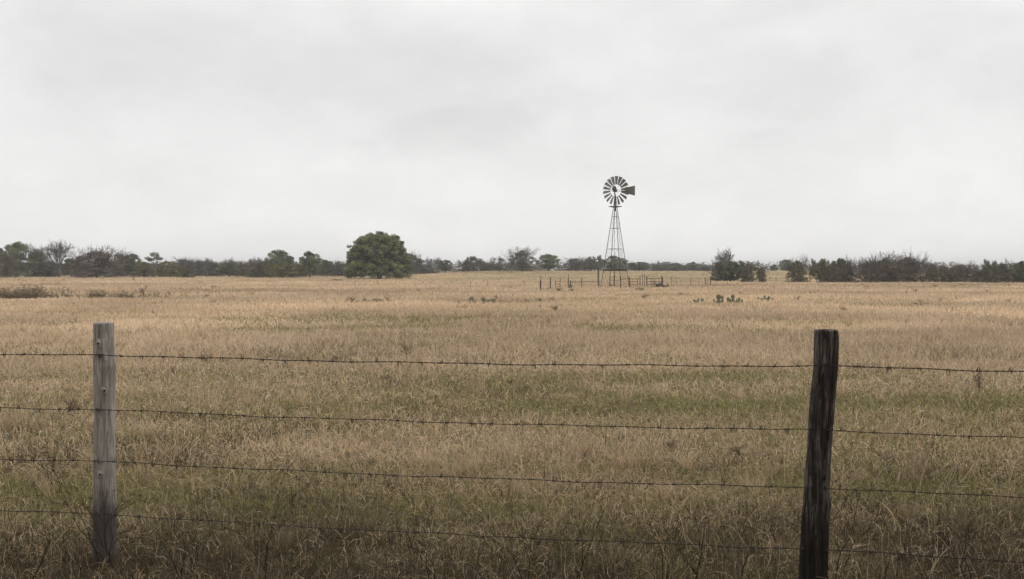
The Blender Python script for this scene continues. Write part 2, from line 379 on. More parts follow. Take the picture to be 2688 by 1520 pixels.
def grass():
    rs = np.random.RandomState(3)
    dry = []; grn = []
    for d0, d1, S, q in ((3.9, 12, 4, 4900), (12, 30, 3, 4200), (30, 125, 2, 3600), (125, 268, 1, 1700)):
        x, y = scatter(lambda d: q*(5/d)**1.65, d0, d1, rs)
        g = green_map(x, y); b = brown_shade_map(x, y); r = np.hypot(x, y); n = len(x)
        clump = fbm(x*1.6+90, y*1.6+20, 3)
        keep = rs.rand(n) < np.clip(.45+1.2*(clump-.3), .25, 1)
        isg = rs.rand(n) < np.clip(.15+.74*g-.25*b, 0, .9)
        tall = fbm(x/2.2+70, y/2.2+33, 3)
        for sel, dst, green in ((keep & ~isg, dry, False), (keep & isg, grn, True)):
            xx = x[sel]; yy = y[sel]; rr = r[sel]; k = len(xx); gg = g[sel]; bb = b[sel]; tl = tall[sel]
            farw = rr*.00072
            if green:
                Ln = (.05+.07*rs.rand(k))*(1+.25*sst(10, 40, rr)); wd = np.maximum(.0024+.0026*rs.rand(k), farw*1.0)
                t0 = .1+.9*rs.rand(k); curl = .2+1.2*rs.rand(k); wig = rs.randn(k)*.8
                c = GRN*(.5+.85*rs.rand(k)[:, None]); mixy = rs.rand(k)[:, None]**2*.6; c = c*(1-mixy)+np.array([.27, .23, .10])*mixy
            else:
                Ln = (.06+.10*rs.rand(k)+.10*np.clip(tl-.4, 0, 1)*2)*(1-.45*gg); Ln = Ln*(1+.5*sst(14, 22, rr))
                wd = np.maximum(.0022+.0036*rs.rand(k)**1.5, farw)
                t0 = .15+1.25*rs.rand(k)*(1-.5*sst(14, 22, rr)); curl = rs.randn(k)*1.5+.9; curl = curl*(1-.5*sst(14, 22, rr)); wig = rs.randn(k)*1.6
                u = rs.rand(k)[:, None]; c = TAN*(1-u)+TAN2*u
                gr = (rs.rand(k)[:, None] < .22); c = np.where(gr, GRY*(.7+.6*u), c)
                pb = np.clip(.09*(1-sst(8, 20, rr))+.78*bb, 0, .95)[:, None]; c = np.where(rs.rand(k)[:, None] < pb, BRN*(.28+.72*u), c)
                c = c*(.80+.40*fbm(xx/1.8+3, yy/1.1+3, 4)[:, None])
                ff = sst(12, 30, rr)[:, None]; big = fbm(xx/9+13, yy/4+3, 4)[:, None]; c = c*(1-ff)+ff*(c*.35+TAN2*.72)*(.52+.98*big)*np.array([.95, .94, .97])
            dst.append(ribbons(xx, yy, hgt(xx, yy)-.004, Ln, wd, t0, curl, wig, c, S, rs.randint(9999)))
    # longer stems and seed stalks standing or leaning above the sward
    for cnt_f, d0, d1 in ((lambda d: 48*(5/d)**1.1, 4.2, 30), (lambda d: 6*(30/d)**1.2, 30, 110)):
        x, y = scatter(cnt_f, d0, d1, rs); tl = fbm(x/1.4+12, y/1.4+71, 3); s = rs.rand(len(x)) < np.clip((tl-.38)*4, .08, 1)
        x = x[s]; y = y[s]; k = len(x); rr = np.hypot(x, y); u = rs.rand(k)[:, None]
        c = (TAN*(1-u)+TAN2*u)*np.where(rs.rand(k)[:, None] < .25, .45, .95)
        dry.append(ribbons(x, y, hgt(x, y), .14+.30*rs.rand(k)**1.5, np.maximum(.0022+.0024*rs.rand(k), rr*.0004), .1+.8*rs.rand(k), rs.randn(k)*.8+.3, rs.randn(k)*.9, c, 5, 77))
    # tussocks: blades fanning out of one root
    for d0, d1, q in ((4.3, 12, 3.2), (12, 34, 2.0)):
        x, y = scatter(lambda d: q*(8/d)**.6, d0, d1, rs); tl = fbm(x/2.5+44, y/1.4+6, 3); s = rs.rand(len(x)) < np.clip((tl-.40)*5, .05, 1); x = x[s]; y = y[s]
        nb_ = 46 if d0 < 10 else 30; k = len(x); sc = np.repeat(.6+.9*rs.rand(k), nb_); tint = np.repeat(rs.rand(k), nb_)[:, None]; lean = np.repeat(rs.randn(k, 2)*.03+np.array([.035, 0]), nb_, 0)
        X = np.repeat(x, nb_); Y = np.repeat(y, nb_); n = len(X); u = rs.rand(n)[:, None]; rr = np.hypot(X, Y)
        X = X+rs.randn(n)*.035*sc+lean[:, 0]*sc; Y = Y+rs.randn(n)*.035*sc; b = brown_shade_map(X, Y)[:, None]
        c = (TAN*(1-u)+TAN2*u)*(.72+.38*tint)*(1-.5*b)  # tussocks darkened by the same map, painted shade near the fence
        dry.append(ribbons(X, Y, hgt(X, Y)-.003, (.11+.15*rs.rand(n))*sc, np.maximum(.0022+.0022*rs.rand(n), rr*.00055), .05+.55*rs.rand(n), .2+.9*rs.rand(n), rs.randn(n)*.5, c, 4, 500+int(d0)))
    def put(name, parts, label):
        by = {}
        for p in parts: by.setdefault(p[1].shape[1], []).append(p)
        v, f, c = join(parts); o = np_mesh(name, v, f, M['grass'], c); tag(o, label, 'grass', kind='stuff')
    put('dry_grass', dry, 'tan and straw coloured dry grass covering the pasture')
    put('green_grass', grn, 'short olive green grass growing between the dry tufts')
grass()

# ------------------------------------------------------------------ barbed wire fence
DL, DR = 5.6, 5.6/1.2
def wire_point(i, t):
    yl = (929, 1069, 1203, 1338)[i]; yr = (971, 1146, 1302, 1471)[i]
    a = P(0, yl, DL); b = P(2688, yr, DR); return a+(b-a)*t
WL = (wire_point(0, 1)-wire_point(0, 0)).length
def t_at(px):   # parameter along the fence line at that column of the picture
    lo, hi = -3, 3
    for _ in range(40):
        m = (lo+hi)/2; p = wire_point(0, m)
        if p.x/p.y < (px-CX)/F: lo = m
        else: hi = m
    return lo
posts_t = (t_at(270), t_at(2168))
def barbed_wire(i, label):
    rnd = random.Random(20+i); seg = []
    t0, t1 = -1.0, 2.0
    n = 900; a = MB(); o = wire_point(i, .5); fdir = (wire_point(i, 1)-wire_point(i, 0)).normalized(); nrm = Vector((0, 0, 1)); bi = fdir.cross(nrm)
    def pt(t):
        p = wire_point(i, t)
        # slack between the posts, a few millimetres, and small kinks
        s = (t-posts_t[0])/(posts_t[1]-posts_t[0]); s = s-math.floor(s)
        kx = .0022*math.sin(t*31+i*2)+.0016*math.sin(t*77+i)
        return p+Vector((0, 0, -.016*4*s*(1-s)+kx+.004))
    root = thing('barbed_wire', pt(.5), label, 'barbed wire', 'barbed wire strands of the near fence')
    for ph in (0, math.pi):
        pts = []
        for k in range(n+1):
            t = t0+(t1-t0)*k/n; s = t*WL
            an = s*2*math.pi/.075+ph
            pts.append(pt(t)-root.location+(nrm*math.cos(an)+bi*math.sin(an))*.0016)
        a.tube(pts, .0018 if i == 0 else .0013, 5)
    a.build('strand', M['wire'], root)
    s = t0*WL+.05
    while s < t1*WL:
        s += .118+rnd.uniform(-.012, .02)+(.02 if s > WL*.8 else 0)
        t = s/WL
        if t < -.25 or t > 1.25: continue
        c = pt(t)-root.location; b = MB()
        for q in (-.005, .005):                       # two turns round the strand, then the cut points
            an0 = rnd.uniform(0, 6.28); pts = []
            for k in range(9):
                an = an0+k*math.pi*1.6/8
                pts.append(c+fdir*(q+(k-4)*.0007)+(nrm*math.cos(an)+bi*math.sin(an))*.0042)
            a1 = an0-.5; a2 = an0+math.pi*1.6+.5
            ln = rnd.uniform(.017, .026)
            first = pts[0]+(nrm*math.cos(a1)+bi*math.sin(a1))*ln+fdir*rnd.uniform(-.008, .008)
            last = pts[-1]+(nrm*math.cos(a2)+bi*math.sin(a2))*ln+fdir*rnd.uniform(-.008, .008)
            b.tube([first]+pts+[last], [.0007]+[.0019]*9+[.0007], 4)
        b.build('barb', M['wire'], root)
    return pt
wp = [barbed_wire(i, l) for i, l in enumerate((
    'topmost barbed wire strand, stretched across the tops of the two posts',
    'second barbed wire strand from the top of the near fence',
    'third barbed wire strand from the top, just above the dark grass',
    'lowest barbed wire strand, running through the dark foreground weeds'))]

def fence_post(px_rows, D, material, label, knots, seed, wob):
    rnd = np.random.RandomState(seed)
    rows = []
    for (py, xl, xr) in px_rows:
        a = P(xl, py, D+.05); b = P(xr, py, D+.05); rows.append((a.z, (a.x+b.x)/2, (b.x-a.x)/2))
    va = math.atan2(-P((px_rows[0][1]+px_rows[0][2])/2, px_rows[0][0], D).x, D); knots = [(a+va, b, c) for a, b, c in knots]
    rows.sort(); zs = np.array([r[0] for r in rows]); cx = np.array([r[1] for r in rows]); rd = np.array([r[2] for r in rows])
    top = zs[-1]; base = Vector((float(np.interp(0, zs, cx)), D+.058, 0))
    base.z = hz(base.x, base.y)
    root = thing('fence_post', base, label, 'fence post')
    n = 96; m_ = 150; zz = np.linspace(-.25, top, m_); TH = np.linspace(0, 2*np.pi, n, endpoint=False)
    T, Z = np.meshgrid(TH, zz); c_ = np.interp(Z, zs, cx); r_ = np.interp(Z, zs, rd)
    r_ = r_*(1+wob*(fbm(np.cos(T)*1.3+5+seed, Z*2.2+np.sin(T)*1.3, 3)-.5))
    fl = fbm(T*5.1+seed+.15*np.sin(Z*5), Z*.8+3, 3); fl = np.minimum(fl, fbm((T-2*np.pi)*5.1+seed+.15*np.sin(Z*5), Z*.8+3, 3)) if False else fl
    fade = np.minimum(T, 2*np.pi-T)/.3; fade = np.clip(fade, 0, 1)
    r_ = r_-.0045*sst(.50, .30, fl)*fade if False else r_-.004*np.clip((.45-fl)/.2, 0, 1)*fade-.0012*(fbm(T*14, Z*2, 2)-.5)*fade
    for (ct, cz, wd, dp, cl) in ((4.24+va, top+.0, .045, .014, .09), (4.69+va, .93, .04, .009, .05), (5.1+va, top*.35, .015, .005, .2)) if seed == 1 else ((4.55+va, top, .022, .012, .06), (4.80+va, top-.03, .03, .013, .11), (4.7+va, top*.45, .03, .006, .2), (5.25+va, .95, .02, .006, .2)):   # splits
        r_ = r_-dp*np.exp(-((T-ct)/wd)**2)*np.exp(-((Z-cz)/cl)**2)
    for (kx, kz, s_) in knots:
        t_ = 3*np.pi/2+kx; q = np.hypot((T-t_)*.055, (Z-kz)*.8)
        r_ = r_+.005*np.exp(-(q/.016)**2)
    X = c_+r_*np.cos(T)-base.x; Y = r_*np.sin(T)*.97; Zl = Z-base.z
    V = np.stack([X, Y, Zl], -1).reshape(-1, 3)
    idx = np.arange(m_*n).reshape(m_, n); nx = np.roll(idx, -1, 1)
    f = np.stack([idx[:-1], nx[:-1], nx[1:], idx[1:]], -1).reshape(-1, 4)
    # worn, slightly domed top as rings to the middle
    ringv = V[-n:]; cen = ringv.mean(0); k0 = len(V); ex = []; nf = []; prev = idx[-1]
    for j, q in enumerate((.93, .7, .4, .08)):
        rv = cen+(ringv-cen)*q; rv[:, 2] = ringv[:, 2].mean()+.003+.003*(1-q)+.003*(rnd.rand(n)-.5); ex.append(rv)
        cur = k0+j*n+np.arange(n); nf.append(np.stack([prev, np.roll(prev, -1), np.roll(cur, -1), cur], -1)); prev = cur
    V = np.concatenate([V]+ex); f = np.concatenate([f]+nf)
    for (kx, kz, s_) in knots:
        t_ = 3*np.pi/2+kx; rk = float(np.interp(kz, zs, rd)); cxx = float(np.interp(kz, zs, cx)); kb = MB(); nrm = Vector((math.cos(t_), math.sin(t_)*.97, 0)); sd_ = Vector((-math.sin(t_), math.cos(t_), 0)); c0_ = Vector((cxx-base.x, 0, kz-base.z))+nrm*rk
        prof = ((.030, -.004), (.021, .0035), (.014, .009), (.009, .0095), (.0065, .005), (.004, -.004)); q_ = 20; vs = []
        for (pr, ph_) in prof:
            for j in range(q_):
                a = 2*math.pi*j/q_; e = 1+.18*math.sin(a*2+kx*9)+.1*math.sin(5*a); vs.append(c0_+(sd_*math.cos(a)*pr*.75+Vector((0, 0, math.sin(a)*pr*1.15)))*e*s_*.52+nrm*ph_*.8)
        kb.add(vs, [(i*q_+j, i*q_+(j+1) % q_, (i+1)*q_+(j+1) % q_, (i+1)*q_+j) for i in range(5) for j in range(q_)]).build('knot', M['knot'], root, True)
        kb = MB(); kb.tube([c0_+nrm*-.003, c0_+nrm*.0085], [.0065, .006], 10).build('knot_hole', M['hole'], root)
    body = np_mesh('post_body', V, f, material, parent=root); body.data.shade_smooth()
    return root, base
lp, lb = fence_post([(848, 244, 296), (932, 244.7, 297.5), (950, 244.5, 299), (962, 245, 301.5), (975, 245, 300), (1025, 245.4, 300), (1160, 246, 299), (1210, 244.8, 300), (1345, 244.8, 303), (1420, 243, 303), (1500, 242, 304)],
    wire_point(0, posts_t[0]).y, M['post_grey'], 'silver grey weathered wooden post with knots at left of wire fence',
    [(-.50, 1.235, 1.35), (-.02, .975, 1.3), (-.38, .51, 1.35)], 1, .05)
rp, rb = fence_post([(868, 2140, 2200), (885, 2140, 2203), (965, 2138, 2200.5), (1040, 2129, 2194), (1055, 2128, 2193), (1180, 2119.6, 2182.6), (1282, 2112, 2178), (1325, 2111, 2182), (1350, 2107, 2177), (1443, 2103, 2174), (1520, 2098.5, 2172), (1580, 2095, 2171)],
    wire_point(0, posts_t[1]).y, M['post_dark'], 'dark brown leaning wooden post with cracked grain at right of wire fence',
    [(.55, .63, .5)], 5, .09)
for root, tt in ((lp, posts_t[0]), (rp, posts_t[1])):
    for i in range(4):
        c = wp[i](tt)-root.location; b = MB()
        dx = -.027 if root is lp else .0
        pts = [c+Vector((dx-.003, .02, .012)), c+Vector((dx-.003, -.006, .010)), c+Vector((dx, -.010, 0)), c+Vector((dx+.003, -.006, -.010)), c+Vector((dx+.003, .02, -.012))]
        b.tube(pts, .0022, 5); b.build('staple', M['wire'], root)

# ------------------------------------------------------------------ windmill
def windmill():
    D = 86.0; base = P(1614.5, 756, D); base.z = hz(base.x, base.y)
    px = D/F*1.0     # metres per picture pixel there
    zz = lambda py: P(1614.5, py, D).z-base.z
    root = thing('windmill', base, 'grey multi-blade farm windmill on a tall steel lattice tower', 'windmill')
    ph = R(15.8); R0 = 40.5*px; zp = zz(542); Rp = 4.7*px; zt = zz(512)
    def corner(k, z):
        if z <= zp: r = R0+(Rp-R0)*z/zp
        else: r = Rp+(.05-Rp)*(z-zp)/(zt-zp)
        a = ph+k*math.pi/2+math.pi; return Vector((r*math.cos(a), r*math.sin(a), z))
    for k in range(4):
        b = MB(); p0 = corner(k, -.15); p1 = corner(k, zp); p2 = corner(k, zt); inw = Vector((-p0.x, -p0.y, 0)).normalized(); sd = inw.cross(Vector((0, 0, 1)))
        for s in (1, -1):   # steel angle: two flanges
            q = (inw+sd*s).normalized()*.026
            for a_, c_ in ((p0, p1), (p1, p2)):
                d = (c_-a_); n_ = d.cross(q).normalized()*.004
                b.add([a_-n_, a_+q*1.3-n_, c_+q*1.3-n_, c_-n_, a_+n_, a_+q*1.3+n_, c_+q*1.3+n_, c_+n_], [(0, 1, 2, 3), (7, 6, 5, 4), (0, 4, 5, 1), (1, 5, 6, 2), (2, 6, 7, 3), (3, 7, 4, 0)])
        b.tube([p0, p1, p2], .021, 5)
        b.build('leg', M['steel'], root)
    levels = [zz(q) for q in (709, 653.7, 599, 568)]
    for j, z in enumerate(levels):
        for k in range(4):
            b = MB(); th = .03 if j else .05
            if j == 0 and k % 2 == 0: b.bar(corner(k, z)*1.0, corner(k+1, z), .05, .17)
            else: b.bar(corner(k, z), corner(k+1, z), .03, .035 if j < 3 else .025)
            b.build('girt', M['steel'] if j else M['post_far'], root)
    lv = [0.05]+levels[:3]+[levels[3]]
    for j in range(4):
        for k in range(4):
            b = MB(); z0 = lv[j]; z1 = lv[j+1]; r = .0085 if j < 2 else .006
            b.tube([corner(k, z0), corner(k+1, z1)], r, 4); b.tube([corner(k+1, z0)*1.004, corner(k, z1)*1.004], r, 4)
            b.build('cross_brace', M['galv'], root)
    b = MB(); b.box((0, 0, zp), (16.6*px*2, .62, .045)); b.box((0, 0, zp-.05), (.62, 12*px*2, .035)); b.build('platform', M['steel'], root)
    b = MB(); b.tube([(-.06, 0, .1), (-.05, 0, zz(516))], .014, 5); b.build('pump_rod', M['steel'], root)
    b = MB(); b.tube([(-.06, 0, 0), (-.06, 0, 1.5)], .035, 7); b.box((-.06, 0, .9), (.14, .14, .2)); b.build('pump', M['rust'], root)
    # ladder climbing the right hand leg
    b = MB(); 
    def lad(z, s): 
        c = corner(1, z)*.55+corner(2, z)*.45; d = (corner(2, z)-corner(1, z)).normalized(); return c+d*s*.13
    for s in (-1, 1): b.tube([lad(.3, s), lad(zp*.93, s*.5)], .008, 4)
    z = .5
    while z < zp*.9: b.tube([lad(z, -1+.5*z/zp), lad(z, 1-.5*z/zp)], .007, 4); z += .3
    b.build('ladder', M['galv'], root)
    # mast and gearbox
    hub = Vector(((1612.5-1614.5)*px, 0, zz(499.8)))
    b = MB(); b.tube([(0, 0, zp-.4), (hub.x*.3, 0, zt), (hub.x, 0, hub.z-.05)], [.05, .055, .045], 8); b.build('mast', M['steel'], root)
    psi = R(34); nv = Vector((math.sin(psi), math.cos(psi), 0)); uv = Vector((math.cos(psi), -math.sin(psi), 0)); up = Vector((0, 0, 1))
    b = MB(); b.box(hub+Vector((.04, 0, -.03)), (.30, .26, .20), Matrix.Rotation(-psi, 3, 'Z'))
    b.tube([hub+Vector((-.06, 0, -.02)), hub+nv*.22], [.09, .06], 8)
    b.tube([hub+Vector((.1, 0, 0)), hub+Vector((.25, -.02, .0))], [.08, .03], 8)
    g = b.build('gearbox', M['rust'], root)
    b = MB(); hp = []
    for a_ in range(0, 9):    # hood over the gears: a tapering domed shell
        t = a_/8*math.pi; hp.append((math.cos(t)*.2, math.sin(t)*.40))
    vs = []; 
    for yy, s in ((-.16, .8), (-.05, 1), (.08, .95), (.17, .6)):
        for (q, h) in hp: vs.append(hub+uv*(q*s-.02)+nv*yy+up*(h*s+.02))
    m9 = 9; fs = [(i*m9+k, i*m9+k+1, (i+1)*m9+k+1, (i+1)*m9+k) for i in range(3) for k in range(8)]+[tuple(range(8, -1, -1)), tuple(range(27, 36))]
    b.add(vs, fs); b.build('hood', M['rust'], root)
    # wheel
    Rw = 38.2*px; wc = hub+nv*.215+Vector((0, 0, 0))
    wr = bpy.data.objects.new('wheel', None); COL.objects.link(wr); wr.parent = root; wr.location = wc; wr.empty_display_size = .2
    b = MB()
    for rr, tw in ((.80, .018), (.46, .016)):
        n = 54; pts = [(uv*math.cos(2*math.pi*i/n)+up*math.sin(2*math.pi*i/n))*Rw*rr+nv*.05 for i in range(n+1)]
        b.tube(pts, tw*.55, 4, False)
    b.build('rim', M['galv'], wr)
    b = MB(); b.tube([-nv*.06, nv*.12], .085, 10); b.build('hub', M['rust'], wr)
    beta = R(27); nb_ = 18
    for k in range(nb_):
        a = R(4)+2*math.pi*k/nb_; rad = uv*math.sin(a)+up*math.cos(a); tn = uv*math.cos(a)-up*math.sin(a)
        ch = tn*math.cos(beta)+nv*math.sin(beta); nn = tn*-math.sin(beta)+nv*math.cos(beta)
        b = MB(); g = 5; vs = []
        for rr, wd in ((.42, .105), (.7, .175), (1.0, .25)):
            for j in range(g):
                s = j/(g-1)-.5; vs.append(rad*Rw*rr*(1-.02*abs(s))+ch*s*wd*Rw/1.257*1.28+nn*(.03*(1-4*s*s)))
        fs = [(i*g+j, i*g+j+1, (i+1)*g+j+1, (i+1)*g+j) for i in range(2) for j in range(g-1)]
        vs2 = [q+nn*.004 for q in vs]; m_ = len(vs)
        fs2 = [tuple(x+m_ for x in reversed(t)) for t in fs]
        edge = [0, 1, 2, 3, 4, 9, 14, 13, 12, 11, 10, 5]; fs3 = [(edge[(i+1) % 12], edge[i], edge[i]+m_, edge[(i+1) % 12]+m_) for i in range(12)]
        b.add(vs+vs2, fs+fs2+fs3); b.build('blade', M['galv'], wr)
    for k in range(6):
        a = R(4)+2*math.pi*(k+.5)/6; rad = uv*math.sin(a)+up*math.cos(a)
        b = MB(); b.tube([nv*.1, rad*Rw*.80+nv*.05], .008, 4); b.build('spoke', M['galv'], wr)
    # tail, folded round beside the wheel
    td = Vector((1, -.22, 0)).normalized(); z1 = px/12.13; T = lambda X, Yp: hub+td*((X-880)*z1/td.x)+up*((720-Yp)*z1)
    tl = bpy.data.objects.new('tail', None); COL.objects.link(tl); tl.parent = root; tl.location = (0, 0, 0)
    tn = Vector((td.y, -td.x, 0))
    b = MB(); b.tube([T(900, 712), T(1330, 690)], .013, 5); b.tube([T(905, 775), T(1300, 715)], .013, 5)
    for s in (1000, 1080, 1160): b.tube([T(s, 708), T(s+20, 745-.1*(s-1000))], .006, 4)
    b.build('tail_boom', M['galv'], tl)
    b = MB(); b.slab([T(1200, 700), T(1245, 632), T(1515, 580), T(1515, 897), T(1340, 850), T(1230, 820), T(1110, 762), T(1115, 735), T(1210, 738)], tn, .008); b.build('vane', M['vane'], tl)
    b = MB()
    for s in (1, -1):
        b.slab([T(1330, 785)+tn*s*.009, T(1500, 850)+tn*s*.009, T(1505, 872)+tn*s*.009, T(1330, 805)+tn*s*.009], tn, .006)
        b.slab([T(1225, 668)+tn*s*.009, T(1500, 612)+tn*s*.009, T(1500, 624)+tn*s*.009, T(1225, 684)+tn*s*.009], tn, .006)
    b.build('painted_stripe', M['stripe'], tl)
windmill()

# ------------------------------------------------------------------ corral behind and beside the windmill
rnd = random.Random(5)
def K(x, y): return 1390+x/5.05, 700+y/5.05
def far_post(x, yt, yb, wd, name, label, grp, lean=0, material='post_far', cap=False, raw=False):
    X, YB = (x, yb) if raw else K(x, yb); YT = yt if raw else K(0, yt)[1]
    g = gfind(X, YB, 140); s = g.y/F; h = (YB-YT)*s
    root = thing(name, g, label, 'post', grp)
    b = MB(); n = 5; r = wd*s*.56; pts = []; rs_ = []
    for i in range(n):
        t = i/(n-1); pts.append((lean*s*t+rnd.uniform(-.1, .1)*r, rnd.uniform(-.2, .2)*r, -.15+(h+.15)*t)); rs_.append(r*rnd.uniform(.88, 1.08))
    b.tube(pts, rs_, 8); b.build('shaft', M[material], root)
    if cap: c = MB(); c.tube([(lean*s, 0, h-.07), (lean*s, 0, h+.015)], r*1.25, 8); c.build('cap', M['cap'], root)
    return root, g, h
PG = 'old corral posts around the windmill'
for (x, yt, yb, wd, l, lab) in (
    (138, 122, 300, 1.3, 1, 'thin tall stake at the far left end of the old corral'),
    (150, 180, 305, 2.6, 0, 'thick short wooden post at the far left end of the old corral'),
    (276, 138, 305, 2.3, 0, 'dark wooden corral post just left of the small ladder'),
    (523, 150, 290, 2.0, -1.5, 'stout leaning corral post at the left end of the long rail'),
    (519, 105, 285, 1.1, -.5, 'tallest thin stake beside the left end of the long rail'),
    (543, 182, 290, 2.2, 0, 'short corral post the long rail starts from'),
    (692, 142, 297, 1.8, 0, 'single wooden post halfway along the long corral rail'),
    (905, 15, 275, 1.4, 0, 'thin tall pole left of the windmill tower'),
    (921, 10, 290, 2.3, -1.5, 'very tall dark pole standing against the left of the windmill tower'),
    (1067, 130, 285, 1.8, 0, 'corral post seen inside the left half of the windmill tower'),
    (1118, 170, 262, 1.0, 0, 'small thin stake low in the middle of the windmill tower'),
    (1208, 125, 285, 2.0, 0, 'corral post seen inside the right half of the windmill tower'),
    (1333, 130, 280, 2.2, -2.5, 'leaning corral post beside the right foot of the windmill'),
    (1433, 165, 275, 1.6, 0, 'shorter corral post between the windmill and three tall poles'),
    (1465, 118, 278, 1.7, 0, 'leftmost of the tall poles right of the windmill'),
    (1498, 105, 280, 1.3, -1, 'middle thin pole of the tall poles right of the windmill'),
    (1526, 100, 278, 1.3, -1, 'rightmost thin pole of the tall poles right of the windmill'),
    (1557, 125, 280, 2.2, -1, 'thick post carrying the left end of the corral gate'),
    (1766, 140, 288, 2.6, -1, 'thick short post at the right end of the corral gate'),
    (1754, 118, 284, 1.7, -.6, 'taller slim post at the right end of the corral gate')):
    far_post(x, yt, yb, wd, 'corral_post', lab, PG, l)
WG = 'thin posts of the far wire fence'
wirepts = []
for (x, yt, yb, wd, cap, mt, lab) in (
    (1885, 140, 265, 1.1, 0, 'post_far', 'first thin wire fence post right of the corral gate'),
    (1946, 135, 262, .8, 1, 'bare', 'pale thin wire fence post, second right of the corral gate'),
    (2138, 130, 262, 1.1, 1, 'post_far', 'thin white-topped wire fence post midway between gate and twin dark posts'),
    (2245, 145, 262, .9, 0, 'bare', 'faint thin wire fence post left of the twin dark posts'),
    (2330, 130, 260, 1.8, 1, 'post_far', 'left white-topped post of the twin dark posts'),
    (2397, 116, 260, 1.8, 1, 'post_far', 'right post of the twin dark posts near the tree clump')):
    r_, g, h = far_post(x, yt, yb, wd, 'wire_fence_post', lab, WG, 0, mt, cap); wirepts.append(g+Vector((0, 0, h*.92)))
for (x, yt, yb, wd, lab) in (
    (1235, 739, 761, .8, 'thin stake alone in the grass above the left cactus'),
    (1280, 735, 758, .8, 'thin stake between the left cactus and the corral'),
    (1375, 734, 750, .8, 'thin stake just left of the corral'),
    (1909, 736, 751, .7, 'faint stake right of the twin dark posts, below the tree clump'),
    (2021, 726, 744, .8, 'left slim post of the far right wire fence'),
    (2037, 727, 746, 1.0, 'middle slim post of the far right wire fence'),
    (2069, 725, 745, .9, 'right slim post of the far right wire fence beside a small tree')):
    r_, g, h = far_post(x, yt, yb, wd, 'wire_fence_post', lab, WG, 0, raw=True)
    if x > 1900: wirepts.append(g+Vector((0, 0, h*.9)))
wirepts.sort(key=lambda p: p.x/p.y)
b = MB(); o0 = wirepts[0].copy()
for dz in (0, -.33):
    b.tube([p-o0+Vector((0, 0, dz)) for p in wirepts[:6]], .006, 4)
tag(b.build('fence_wire', M['wire']), 'thin wires strung right from the corral to twin dark posts', 'fence wire').location = o0
def rail(x0, y0, x1, y1, wd, lab, name='corral_rail'):
    a = K(x0, y0); c = K(x1, y1); Y = gfind(*K(x0, 283), 140).y; p = P(*a, Y+.08); q = P(*c, Y+.08); b = MB(); r = wd*Y/F/2
    mid = (p+q)/2; pts = [p-mid+(q-p)*t+Vector((0, 0, rnd.uniform(-.4, .4)*r)) for t in (0, .25, .5, .75, 1)]
    o = b.tube(pts, [r, r*1.05, r*.95, r, r*.9], 7).build(name, M['post_far']); o.location = mid; tag(o, lab, 'rail', 'weathered corral rails')
rail(543, 204, 905, 202, 1.6, 'long horizontal rail left of the windmill tower')
rail(405, 205, 520, 205, .7, 'thin short rail right of the small ladder')
rail(1208, 166, 1470, 160, 1.4, 'upper rail between the windmill and the tall poles')
rail(1208, 180, 1067, 184, .9, 'rail running behind the windmill pump')
rail(1320, 198, 1440, 197, 1.3, 'lower rail just right of the windmill foot')
rail(1320, 243, 1430, 240, .7, 'lowest thin rail right of the windmill foot')
# small ladder / stile
g = gfind(*K(375, 292), 140); s = g.y/F
root = thing('stock_ladder', g, 'small upright ladder-like stile in the grass left of the corral rail', 'ladder', None)
for (x, yt, yb) in ((-32/5.05, 175, 292), (30/5.05, 150, 292)):
    b = MB(); b.tube([(x*s, 0, -.1), ((x+.4)*s, 0, (292-yt)/5.05*s)], 1.5*s/2, 6); b.build('side_rail', M['post_far'], root)
for y in (195, 230, 262):
    b = MB(); b.tube([(-32/5.05*s, 0, (292-y)/5.05*s), (30/5.05*s, 0, (294-y)/5.05*s)], .8*s/2, 5); b.build('rung', M['post_far'], root)
# gate
g = gfind(*K(1655, 280), 140); s = g.y/F; root = thing('corral_gate', g, 'wooden rail gate closing the right side of the corral', 'gate')
for y0, y1, wd in ((160, 160, 1.5), (196, 194, 1.3), (234, 230, 1.1), (262, 262, 1.1)):
    b = MB(); b.bar(((1562-1655)/5.05*s, .05, (280-y0)/5.05*s), ((1752-1655)/5.05*s, .05, (280-y1)/5.05*s), .04, wd*s); b.build('rail', M['post_far'], root)
for x0, x1, yt, yb, wd in ((1610, 1622, 165, 270, .9), (1655, 1655, 165, 280, 1.5), (1632, 1645, 170, 262, .7), (1720, 1708, 165, 262, .8)):
    b = MB(); b.bar(((x0-1655)/5.05*s, .0, (280-yt)/5.05*s), ((x1-1655)/5.05*s, .0, (280-yb)/5.05*s), .03, wd*s); b.build('upright', M['post_far'], root)
# wire gate between the twin dark posts
g = gfind(*K(2363, 260), 140); s = g.y/F; root = thing('wire_gate', g, 'sagging wire gate strung between the twin dark posts', 'gate'); b = MB()
b.tube([(-32/5.05*s, 0, .75), (0, 0, .45), (33/5.05*s, 0, .95)], .01, 4); b.build('strand', M['wire'], root)
b = MB(); b.tube([(-28/5.05*s, 0, .15), (0, 0, .5), (30/5.05*s, 0, .75)], .012, 4); b.tube([(-2/5.05*s, 0, .1), (-8/5.05*s, 0, .7)], .014, 4); b.build('stay', M['post_far'], root)
